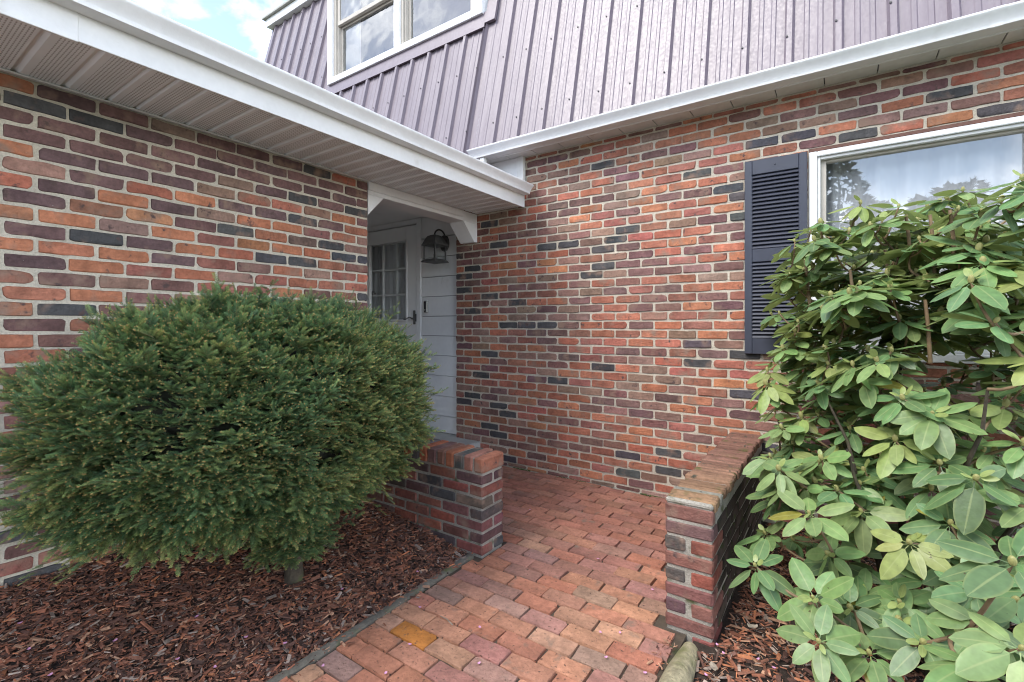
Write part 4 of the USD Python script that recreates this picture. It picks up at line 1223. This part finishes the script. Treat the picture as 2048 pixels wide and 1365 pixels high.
q = Rotation.from_matrix(R.transpose(0, 2, 1)).as_quat()      # x y z w
inst.CreatePositionsAttr(Vt.Vec3fArray.FromNumpy(pos.astype(np.float32)))
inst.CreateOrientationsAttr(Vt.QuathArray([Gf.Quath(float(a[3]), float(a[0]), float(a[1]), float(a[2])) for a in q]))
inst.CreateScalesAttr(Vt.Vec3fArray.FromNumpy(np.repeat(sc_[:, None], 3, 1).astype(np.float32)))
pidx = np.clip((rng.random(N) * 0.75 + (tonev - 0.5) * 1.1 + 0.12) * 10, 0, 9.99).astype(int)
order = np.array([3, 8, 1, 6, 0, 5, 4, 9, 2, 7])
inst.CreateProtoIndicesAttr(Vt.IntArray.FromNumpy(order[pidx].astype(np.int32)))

# ------------------------------------------------------------------ rhododendron
rng = np.random.default_rng(404)
rh = thing("rhododendron_shrub", "tall leafy rhododendron with long glossy pale green leaves under the wide window", "shrub")
WH = [  # picture position and distance of the leaf rosettes one can pick out, leaf size
    (1512, 1135, 1.70, 1.0), (1629, 1199, 1.55, 1.05), (1638, 1285, 1.42, 1.0), (1724, 1026, 1.75, 1.0), (1791, 882, 1.72, 1.05), (1864, 831, 1.65, 1.05), (1645, 920, 1.90, 1.0), (1620, 1030, 1.72, 1.1),
    (2026, 1130, 1.14, 1.1), (1846, 1287, 1.32, 1.0), (1962, 1250, 1.22, 1.0), (1798, 1243, 1.52, 1.0), (1540, 789, 2.25, 1.0), (1603, 835, 2.15, 0.95), (1545, 924, 2.15, 0.85), (2010, 813, 1.62, 1.0), (2046, 890, 1.5, 1.0),
    (1820, 1088, 1.5, 1.0), (1532, 1070, 2.15, 1.0), (1706, 733, 1.9, 1.05), (1653, 700, 2.05, 1.0), (1590, 665, 2.25, 0.85), (1560, 630, 2.35, 0.7), (1536, 744, 2.3, 0.9), (1720, 572, 1.95, 1.0), (1680, 596, 2.05, 0.9),
    (1755, 724, 1.8, 1.05), (1641, 797, 2.15, 0.9), (1765, 445, 1.95, 1.1), (1715, 585, 1.85, 1.0), (1947, 494, 1.7, 1.05), (1964, 529, 1.6, 1.1), (1916, 423, 1.8, 1.0), (2000, 406, 1.6, 1.05), (1941, 566, 1.55, 1.15),
    (1988, 647, 1.5, 1.1), (1775, 550, 1.95, 0.95), (1660, 494, 2.1, 1.0), (1641, 448, 2.15, 1.0), (1645, 478, 2.2, 0.95), (1590, 486, 2.3, 1.0), (1762, 470, 2.05, 0.95), (2044, 362, 1.7, 1.0), (1880, 470, 1.9, 0.95),
    (1830, 500, 1.9, 1.0), (1850, 560, 1.85, 1.0), (1600, 585, 2.25, 0.95), (1628, 540, 2.2, 1.0), (1880, 930, 1.6, 1.05), (1950, 960, 1.45, 1.1), (1900, 1050, 1.5, 1.0), (1700, 860, 2.0, 0.95), (1660, 1110, 1.75, 0.9), (1730, 945, 1.9, 0.95), (1760, 780, 1.95, 0.9), (1945, 1330, 1.12, 1.0), (1740, 1310, 1.42, 0.9), (2060, 1010, 1.4, 1.1), (2040, 1300, 1.05, 1.0), (1985, 905, 1.6, 1.0),
    (1580, 545, 2.35, 0.8), (2075, 560, 1.5, 1.1), (2090, 720, 1.4, 1.1), (2080, 450, 1.55, 1.0), (1800, 640, 1.9, 1.05), (1690, 640, 2.05, 0.95), (2035, 700, 1.7, 0.95), (1985, 740, 1.85, 0.9), (2050, 770, 1.6, 0.95), (1860, 665, 1.95, 0.9), (1930, 620, 1.75, 0.95),
]
LT = 1.12 * np.array([(0.140, 0.225, 0.080), (0.110, 0.200, 0.078), (0.180, 0.255, 0.095), (0.205, 0.255, 0.080), (0.090, 0.160, 0.060), (0.225, 0.255, 0.075)])
LTW = np.array([.33, .27, .20, .08, .10, .02])
NS = 9
sgrid = np.linspace(0, 1, NS)


def leaf_mesh(P, axis, az, elev, L, r):
    """a long oval leaf on a short stalk, its edges rolled down, its tip drooping"""
    ref = np.array([0, 0, 1.0]) if abs(axis[2]) < 0.95 else np.array([1.0, 0, 0])
    e1 = np.cross(ref, axis)
    e1 /= np.linalg.norm(e1)
    e2 = np.cross(axis, e1)
    rad = math.cos(az) * e1 + math.sin(az) * e2
    d = math.cos(elev) * rad + math.sin(elev) * axis
    s = np.cross(axis, d)
    s /= max(np.linalg.norm(s), 1e-6)
    n = np.cross(d, s)
    tw = r.normal(0, 0.22)
    s, n = math.cos(tw) * s + math.sin(tw) * n, math.cos(tw) * n - math.sin(tw) * s
    W = L * r.uniform(0.37, 0.48)
    sag = r.uniform(0.02, 0.20) * L
    roll = r.uniform(0.05, 0.22)
    stalk = 0.13
    verts, uv = [], []
    for t in sgrid:
        if t < 0.125:
            w = 0.05
        else:
            q = (t - 0.125) / 0.875
            w = max(0.03, math.sin(PI * q ** 0.82) ** 0.52 if 0 < q < 1 else 0.03)
        cpt = P + d * (L * t + 0.006) - n * sag * t * t + np.array([0, 0, -1]) * 0.08 * L * t * t
        for yv_ in (-1, -0.5, 0, 0.5, 1):
            verts.append(cpt + s * (W / 2 * w * yv_) - n * (roll * W * w * yv_ * yv_ * 0.5) - n * (0.035 * W * w * (1 - abs(yv_))))
            uv.append((t, 0.5 + 0.5 * yv_))
    f = []
    for i in range(NS - 1):
        for j in range(4):
            a = i * 5 + j
            f += [[a, a + 5, a + 6], [a, a + 6, a + 1]]
    return np.array(verts), np.array(f), np.array(uv)


BASE = np.array([0.24, 2.36, 0.0])
front = [(at(px, py, t), sz, True) for px, py, t, sz in WH]
fp = np.array([(w[0], w[1]) for w in WH], float)
ft = np.array([w[2] for w in WH])
back = []
tries = 0
while len(back) < 300 and tries < 9000:
    tries += 1
    px, py = rng.uniform(1500, 2260), rng.uniform(380, 1330)
    lim = 1560 + (40 if py > 500 else (500 - py) * 1.6)
    if px < lim - (60 if 600 < py < 1100 else 0):
        continue
    if 1790 < px < 1990 and 690 < py < 790 and rng.random() < 0.8:
        continue
    dd = np.hypot(fp[:, 0] - px, fp[:, 1] - py)
    i = np.argsort(dd)[:3]
    t = ft[i].mean() + rng.uniform(0.06, 0.8) ** 1.0
    p = at(px, py, t)
    if p[1] > 3.42 or p[2] < 0.12 or p[0] < -0.36 or (py > 940 and rng.random() < 0.62):
        continue
    back.append((p, rng.uniform(0.85, 1.05), False))
for k in range(110):
    px, py = rng.uniform(1500, 1830), rng.uniform(600, 1010)
    if px < np.interp(py, [600, 700, 800, 900, 1010], [1545, 1520, 1510, 1525, 1500]) + 15:
        continue
    dd = np.hypot(fp[:, 0] - px, fp[:, 1] - py)
    i = np.argsort(dd)[:3]
    p = at(px, py, ft[i].mean() + rng.uniform(-0.08, 0.45))
    if p[1] < 3.42 and p[0] > -0.36:
        back.append((p, rng.uniform(0.8, 1.0), False))
tries = 0
while tries < 260:
    tries += 1
    px = rng.uniform(1560, 2120)
    top = np.interp(px, [1560, 1620, 1760, 1900, 2050, 2120], [500, 455, 425, 410, 370, 360])
    py = top + rng.uniform(15, 330)
    dd = np.hypot(fp[:, 0] - px, fp[:, 1] - py)
    i = np.argsort(dd)[:3]
    p = at(px, py, ft[i].mean() + rng.uniform(-0.10, 0.55))
    if p[1] > 3.40 or (1800 < px < 1990 and 690 < py < 790):
        continue
    if rng.random() < 0.55:
        back.append((p, rng.uniform(0.85, 1.1), False))
leaves = []
buds = MB()
twigs = MB()
hubs = []
for i in range(8):
    a = 2 * PI * i / 8 + rng.normal(0, 0.2)
    ln = rng.uniform(0.35, 0.6)
    h = rng.uniform(0.55, 1.15)
    if math.cos(a) < 0:
        ln *= 0.72
    top = BASE + np.array([math.cos(a) * ln, math.sin(a) * ln * 0.75, h])
    mid = BASE + np.array([math.cos(a) * ln * 0.35, math.sin(a) * ln * 0.3, h * 0.45]) + rng.normal(0, 0.04, 3)
    pts = [BASE + np.array([math.cos(a) * 0.05, math.sin(a) * 0.05, -0.03]), mid, top]
    tt = np.linspace(0, 1, 9)[:, None]
    cur = (1 - tt) ** 2 * pts[0] + 2 * tt * (1 - tt) * pts[1] + tt ** 2 * pts[2] + np.cumsum(rng.normal(0, 0.008, (9, 3)), 0)
    hubs.append(cur)
    obj("stem", tube(cur, np.linspace(0.021, 0.004, 9), 7), "bark", rh, smooth=True)
hubpts = np.vstack([c[2:] for c in hubs])
cen_r = np.array([0.25, 2.3, 0.6])
nodes = [tuple(h) for h in hubpts]
allw = sorted(front + back, key=lambda w: np.linalg.norm((w[0] - BASE) * [1, 1, 0.8]))
for P, sz, isf in allw:
    outd = P - cen_r
    outd[2] *= 0.5
    outd /= max(np.linalg.norm(outd), 1e-6)
    tocam = np.array([0, 0, CAM_H]) - P
    tocam /= np.linalg.norm(tocam)
    ax = np.array([0, 0, 1.0]) + 0.45 * outd + (0.38 * tocam if P[2] < 1.1 else 0.22 * tocam) + rng.normal(0, 0.16, 3)
    ax /= np.linalg.norm(ax)
    n = int(rng.integers(7, 11)) if isf else int(rng.integers(7, 11))
    tone0 = LT[rng.choice(len(LT), p=LTW)]
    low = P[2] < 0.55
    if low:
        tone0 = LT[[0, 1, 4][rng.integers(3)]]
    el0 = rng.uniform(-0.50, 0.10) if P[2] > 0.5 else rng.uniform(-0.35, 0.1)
    a0 = rng.uniform(0, 2 * PI)
    for k in range(n):
        L = 0.126 * sz * rng.uniform(0.70, 1.12)
        az_ = a0 + k * 2.399 + rng.normal(0, 0.12)
        el = el0 + (0.55 * (k / n) - 0.2) + rng.normal(0, 0.13)
        t = tone0 * rng.uniform(0.82, 1.18) * (1 + rng.normal(0, 0.04, 3))
        if k < 2 and rng.random() < 0.07:
            t = np.array((0.27, 0.25, 0.045)) * rng.uniform(0.8, 1.1)
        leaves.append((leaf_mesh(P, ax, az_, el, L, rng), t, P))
    nb = int(rng.integers(0, 4))
    for k in range(nb):       # small young leaves round the bud
        leaves.append((leaf_mesh(P + ax * 0.008, ax, rng.uniform(0, 6.28), rng.uniform(0.5, 1.0), 0.05 * sz * rng.uniform(0.7, 1.2), rng), np.array((0.25, 0.31, 0.10)) * rng.uniform(0.9, 1.1), P))
    bt = trimesh.creation.icosphere(1, 1.0)
    Rb = trimesh.geometry.align_vectors([0, 0, 1], ax)[:3, :3]
    bs = rng.uniform(0.006, 0.0105)
    buds.add((np.array(bt.vertices) * [bs, bs, bs * 1.7]) @ Rb.T + P + ax * 0.012, bt.faces, tone=(0.30, 0.29, 0.11))
    NA = np.array(nodes)
    dist = np.linalg.norm(NA - P, axis=1) + 0.8 * np.maximum(0, NA[:, 2] - P[2] + 0.05) + 0.25 * np.maximum(0, np.linalg.norm(NA - BASE, axis=1) - np.linalg.norm(P - BASE) + 0.06)
    H = NA[int(np.argmin(dist))]
    mid = (P + H) / 2 - ax * 0.25 * np.linalg.norm(P - H) + rng.normal(0, 0.015, 3)
    tt = np.linspace(0, 1, 6)[:, None]
    cur = (1 - tt) ** 2 * H + 2 * tt * (1 - tt) * mid + tt ** 2 * (P + ax * 0.004)
    nodes += [tuple(cur[3]), tuple(cur[4])]
    dd_ = np.linalg.norm(P - H)
    twigs.add(*tube(cur, np.linspace(0.0040 + 0.006 * min(1, dd_ / 0.5), 0.0034, 6), 5))
for k in range(9):           # a few bare cut shoots on top
    px, py, t = [(1860, 430, 1.9), (1900, 420, 1.8), (1812, 430, 1.95), (1770, 500, 2.0), (1990, 560, 1.7), (1610, 520, 2.2), (1850, 600, 1.8), (1940, 480, 1.75), (1700, 540, 2.0)][k]
    p = at(px, py, t)
    twigs.add(*tube([p, p + [0.01, 0.01, -0.10], p + [0.02, 0.04, -0.24]], [0.006, 0.007, 0.008], 6))
obj("twigs", twigs.vf(), "twig", rh, smooth=True, kind="stuff")
obj("buds", buds, "needles", rh, smooth=False, kind="stuff")
lc = np.array([l[0][0].mean(0) for l in leaves])
pc = proj(lc)
size = np.array([np.linalg.norm(l[0][0][-3] - l[0][0][2]) for l in leaves]) / np.maximum(pc[:, 2], 0.3)
nF = np.array([l[2][1] for l in leaves])
size[(pc[:, 0] > 2040) | (pc[:, 1] > 1360) | (pc[:, 0] < 0)] = 0
isfront = np.zeros(len(leaves), bool)
fr_set = {tuple(np.round(p[0], 5)) for p in front}
for i, l in enumerate(leaves):
    isfront[i] = tuple(np.round(l[2], 5)) in fr_set
size[~isfront] *= 0.4
big = set(np.argsort(-size)[:300].tolist())
rv, rf, rt, ru, off = [], [], [], [], 0
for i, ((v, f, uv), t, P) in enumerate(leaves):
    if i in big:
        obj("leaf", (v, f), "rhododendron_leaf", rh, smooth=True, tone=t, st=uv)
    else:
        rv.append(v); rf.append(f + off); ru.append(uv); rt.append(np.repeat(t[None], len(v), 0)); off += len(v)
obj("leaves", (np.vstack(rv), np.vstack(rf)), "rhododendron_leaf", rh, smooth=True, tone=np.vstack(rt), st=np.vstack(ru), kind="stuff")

# ------------------------------------------------------------------ things on the walls
# louvred shutter
st_ = thing("window_shutter", "dark navy louvred shutter left of the wide window", "shutter")
sx0, sx1, sz0, sz1 = -0.531, -0.172, CAM_H - 0.192, CAM_H + 1.099
yf, yb = WY - 0.034, WY - 0.003
sw = 0.046
for a, b in ((sx0, sx0 + sw), (sx1 - sw, sx1)):
    obj("stile", one_box(a, b, yf, yb, sz0, sz1, 0.004), "shutter_paint", st_)
for a, b in ((sz1 - 0.095, sz1), (CAM_H + 0.421, CAM_H + 0.507), (sz0, sz0 + 0.105)):
    obj("rail", one_box(sx0 + sw, sx1 - sw, yf + 0.004, yb, a, b, 0.003), "shutter_paint", st_)
obj("back_panel", one_box(sx0 + sw, sx1 - sw, yb - 0.006, yb - 0.002, sz0 + 0.105, sz1 - 0.095, 0), "black_plastic", st_)
for a, b in ((CAM_H + 0.507, sz1 - 0.095), (sz0 + 0.105, CAM_H + 0.421)):
    n = max(1, round((b - a) / 0.0258))
    h = (b - a) / n
    for i in range(n):
        z = a + i * h
        poly = [(yf + 0.005, z + 0.002), (yf + 0.003, z + 0.005), (yf + 0.020, z + h + 0.001), (yf + 0.026, z + h - 0.002), (yf + 0.012, z + 0.002)]
        obj("louvre", prism(poly, "x", sx0 + sw, sx1 - sw), "shutter_paint", st_)
for a, b in ((sx0 + 0.18, sz1 - 0.045), (sx0 + 0.18, sz0 + 0.055)):
    c = trimesh.creation.icosphere(1, 0.006)
    c.apply_transform(np.diag([1, 0.5, 1, 1]))
    obj("fixing_screw", c.apply_translation([a, yf + 0.003, b]), "shutter_paint", st_)
# lantern
la = thing("wall_lantern", "dark bronze glass lantern with a scroll arm on the white porch siding", "lantern")
lx, lz = -3.327, CAM_H
ly = 3.485
hw = 0.074
bk = MB()
bk.add(*prism([(lx + 0.055 * math.cos(a), lz + 0.835 + 0.085 * math.sin(a)) for a in np.linspace(0, 2 * PI, 13)[:-1]], "y", DOORY - 0.030, DOORY - 0.006))
obj("back_plate", bk.vf(), "dark_bronze", la)
# scroll arm over the top
th = np.linspace(0, 1.0, 26)
arm = [np.array([lx, DOORY - 0.02, lz + 0.86])]
for a in np.linspace(0.0, PI * 1.0, 12):
    arm.append(np.array([lx, (DOORY - 0.02 + ly) / 2 + (DOORY - 0.02 - ly) / 2 * math.cos(a) * 1.05, lz + 0.90 + 0.062 * math.sin(a)]))
for a in np.linspace(0, 3.6, 14):
    r = 0.034 * (1 - a / 4.6)
    arm.append(np.array([lx, ly + 0.026 - r * math.cos(a) - 0.0, lz + 0.895 - r * math.sin(a)]))
obj("scroll_arm", tube(arm, 0.0085, 7), "dark_bronze", la, smooth=True)
# dome roof
prof = [(0.0, 0.900), (0.030, 0.898), (0.052, 0.885), (0.068, 0.860), (0.079, 0.832), (0.086, 0.812), (0.094, 0.798), (0.097, 0.792), (0.088, 0.788), (0.0, 0.788)]
rv_ = []
K = 4
seg = 5
ring = []
for k in range(4):
    for j in range(seg):
        s = -1 + 2 * j / seg
        c, s2 = 1.0, s
        x_, y_ = [(1, s2), (-s2, 1), (-1, -s2), (s2, -1)][k]
        ring.append((x_, y_))
ring = np.array(ring)
rows = [np.column_stack([lx + ring[:, 0] * r, ly + ring[:, 1] * r, np.full(len(ring), lz + z)]) for r, z in prof]
nn = len(ring)
obj("lantern_roof", (np.vstack(rows), np.array([[r * nn + i, r * nn + (i + 1) % nn, (r + 1) * nn + (i + 1) % nn, (r + 1) * nn + i] for r in range(len(prof) - 1) for i in range(nn)])), "dark_bronze", la, smooth=35)
cg = MB()
for sx in (-1, 1):
    for sy in (-1, 1):
        cg.box(lx + sx * hw - 0.006, lx + sx * hw + 0.006, ly + sy * hw - 0.006, ly + sy * hw + 0.006, lz + 0.648, lz + 0.790, 0.001)
obj("corner_posts", cg.vf(), "dark_bronze", la)
rows = [np.column_stack([lx + ring[:, 0] * r, ly + ring[:, 1] * r, np.full(len(ring), lz + z)]) for r, z in ((0.0, 0.655), (0.077, 0.655), (0.083, 0.648), (0.097, 0.632), (0.099, 0.626), (0.0, 0.622))]
obj("lantern_base", (np.vstack(rows), np.array([[r * nn + i, r * nn + (i + 1) % nn, (r + 1) * nn + (i + 1) % nn, (r + 1) * nn + i] for r in range(5) for i in range(nn)])), "dark_bronze", la, smooth=35)
for ax_, s in ((0, -1), (0, 1), (1, -1), (1, 1)):
    e_, w_ = s * hw, (hw - 0.007) * s
    q = [(lx + e_, ly - w_), (lx + e_, ly + w_)] if ax_ == 0 else [(lx + w_, ly + e_), (lx - w_, ly + e_)]
    obj("glass_pane", (np.array([[*q[0], lz + 0.656], [*q[1], lz + 0.656], [*q[1], lz + 0.788], [*q[0], lz + 0.788]]), np.array([[0, 1, 2], [0, 2, 3]])), "lamp_glass", la)
obj("lamp_holder", trimesh.creation.cylinder(0.014, 0.05).apply_translation([lx, ly, lz + 0.682]), "dark_bronze", la, smooth=40)
# doorbell
db = thing("doorbell", "slim silver and black video doorbell beside the storm door", "doorbell")
bx, bz = -3.585, CAM_H + 0.195
obj("body", one_box(bx - 0.024, bx + 0.024, DOORY - 0.034, DOORY - 0.008, bz - 0.063, bz + 0.063, 0.005), "nickel", db)
obj("black_face", one_box(bx - 0.019, bx + 0.012, DOORY - 0.037, DOORY - 0.0345, bz - 0.054, bz + 0.054, 0.001), "black_plastic", db)
obj("button", trimesh.creation.cylinder(0.009, 0.004).apply_transform(trimesh.transformations.rotation_matrix(PI / 2, [1, 0, 0])).apply_translation([bx - 0.004, DOORY - 0.0385, bz - 0.034]), "nickel", db, smooth=30)
hk = np.array([[0, 0, 0.035], [0, -0.002, 0.0], [-0.004, -0.006, -0.022], [-0.002, -0.016, -0.036], [0.008, -0.022, -0.034], [0.012, -0.022, -0.024]]) + [-3.36, DOORY - 0.009, CAM_H + 0.462]
obj("wall_hook", tube(hk, 0.0032, 6), "aged_white", smooth=True, label="small white wire hook under the porch lantern", cat="hook")

# ------------------------------------------------------------------ small things lying about
def disc(cx, cy, cz, a, b, yaw, curl, n=9):
    t = np.linspace(0, 2 * PI, n + 1)[:-1]
    p = np.column_stack([a * np.cos(t), b * np.sin(t) * (1 + 0.25 * np.cos(t)), np.full(n, 0.0)])
    p[:, 2] = curl * (p[:, 0] ** 2 + p[:, 1] ** 2) / max(a, b)
    c, s = math.cos(yaw), math.sin(yaw)
    p = np.column_stack([p[:, 0] * c - p[:, 1] * s, p[:, 0] * s + p[:, 1] * c, p[:, 2]])
    top = np.vstack([[0, 0, -0.0005], p]) + [cx, cy, cz]
    bot = top - [0, 0, 0.0007]
    v = np.vstack([top, bot])
    m = n + 1
    f = [[0, 1 + i, 1 + (i + 1) % n] for i in range(n)] + [[m, m + 1 + (i + 1) % n, m + 1 + i] for i in range(n)] + [[1 + i, m + 1 + i, m + 1 + (i + 1) % n] for i in range(n)] + [[1 + i, m + 1 + (i + 1) % n, 1 + (i + 1) % n] for i in range(n)]
    return v, np.array(f)


rng = np.random.default_rng(9)


def on_ground(px, py, z):
    d_ = ray(px, py)
    t_ = (z - CAM_H) / d_[2]
    return np.array([0, 0, CAM_H]) + t_ * d_


for px, py in ((646, 1332), (771, 1347), (820, 1289), (958, 1327), (1212, 1315), (1201, 1265), (1240, 1266), (1060, 1020), (1196, 1118), (1305, 1180), (960, 1255), (1290, 1346), (840, 1215)):
    p = on_ground(px, py, 0.008)
    obj("fallen_petal", disc(p[0], p[1], 0.0075, 0.0075, 0.005, rng.uniform(0, 6), 0.5), "petal", label="small pink petal fallen on the red brick path", cat="petal", group="pink petals on the brick path")
for px, py in ((684, 1180), (430, 1336), (355, 1320), (100, 1352), (570, 1288), (393, 1235), (492, 1276), (230, 1283), (40, 1248), (835, 1145), (58, 1300)):
    p = on_ground(px, py, 0.09)
    for _ in range(6):
        p = on_ground(px, py, float(left_z(np.array([p[0]]), np.array([p[1]]))[0]) + 0.012)
    obj("fallen_petal", disc(*(p + [0, 0, 0.002]), 0.008, 0.0055, rng.uniform(0, 6), 0.5), "petal", label="small pink petal fallen on the mulch by the evergreen", cat="petal", group="pink petals on the left mulch")
for px, py in ((1434, 1291), (1447, 1310), (1516, 1320), (1548, 1337), (1412, 1348), (1552, 1220)):
    p = on_ground(px, py, 0.0)
    obj("fallen_petal", disc(p[0], p[1], float(right_z(np.array([p[0]]), np.array([p[1]]))[0]) + 0.012, 0.0075, 0.005, rng.uniform(0, 6), 0.5), "petal", label="small pink petal fallen on the mulch by the rhododendron", cat="petal", group="pink petals on the right mulch")
for (px, py), lab in (((1428, 1345), "crumpled pale dry leaf on the mulch nearest the round log edging"), ((1505, 1262), "crumpled pale dry leaf on the mulch at the foot of the low mossy wall")):
    p = on_ground(px, py, 0.0)
    v, f = disc(p[0], p[1], 0.014, 0.022, 0.013, rng.uniform(0, 6), 0.4, 14)
    v[:, 2] += 0.012 * (meshkit.noise(v * 90, 3) - 0.3)
    obj("dry_leaf", (v, f), "dry_leaf", label=lab, cat="leaf")
p = on_ground(880, 1232, 0.008)
q_ = on_ground(905, 1250, 0.008)
obj("dry_twig", tube([p, (p + q_) / 2 + [0.004, 0, 0.006], q_], [0.0018, 0.0022, 0.0028], 5), "dry_leaf", smooth=True, label="thin dry stalk lying across a brick of the path", cat="twig")

# ------------------------------------------------------------------ the wood across the garden (it shows in the window's reflection)
rng = np.random.default_rng(8)
tw = MB()
for i in range(44):
    x = -26 + i * 1.5 + rng.normal(0, 0.5)
    yy = -34 + rng.normal(0, 3)
    h = rng.uniform(8.6, 11.8)
    tw.add(*tube([[x, yy, -0.1], [x + 0.1, yy, h * 0.5], [x, yy, h * 0.93]], [0.22, 0.14, 0.03], 6))
    n = 1300
    hh = rng.uniform(0.08, 1.0, n)
    rr = (1 - hh) ** 0.7 * h * 0.33 * np.sqrt(rng.random(n)) * (0.65 + 0.5 * meshkit.noise(np.column_stack([hh * 9, np.full(n, i * 3.7), np.zeros(n)]), 2)) + 0.1
    aa = rng.uniform(0, 2 * PI, n)
    c = np.column_stack([x + rr * np.cos(aa), yy + rr * np.sin(aa), hh * h])
    dr = np.column_stack([np.cos(aa), np.sin(aa), rng.uniform(-0.3, 0.7, n)]) * rng.uniform(0.25, 0.6, (n, 1))
    sd_ = rng.normal(size=(n, 3)) * 0.14
    v = np.stack([c - sd_, c + sd_, c + dr], 1).reshape(-1, 3)
    tw.add(v, np.arange(3 * n).reshape(-1, 3))
obj("far_woods", tw.vf(), "tree_leaf", kind="stuff", label="dark line of trees across the lawn, mirrored in the wide window", cat="trees")
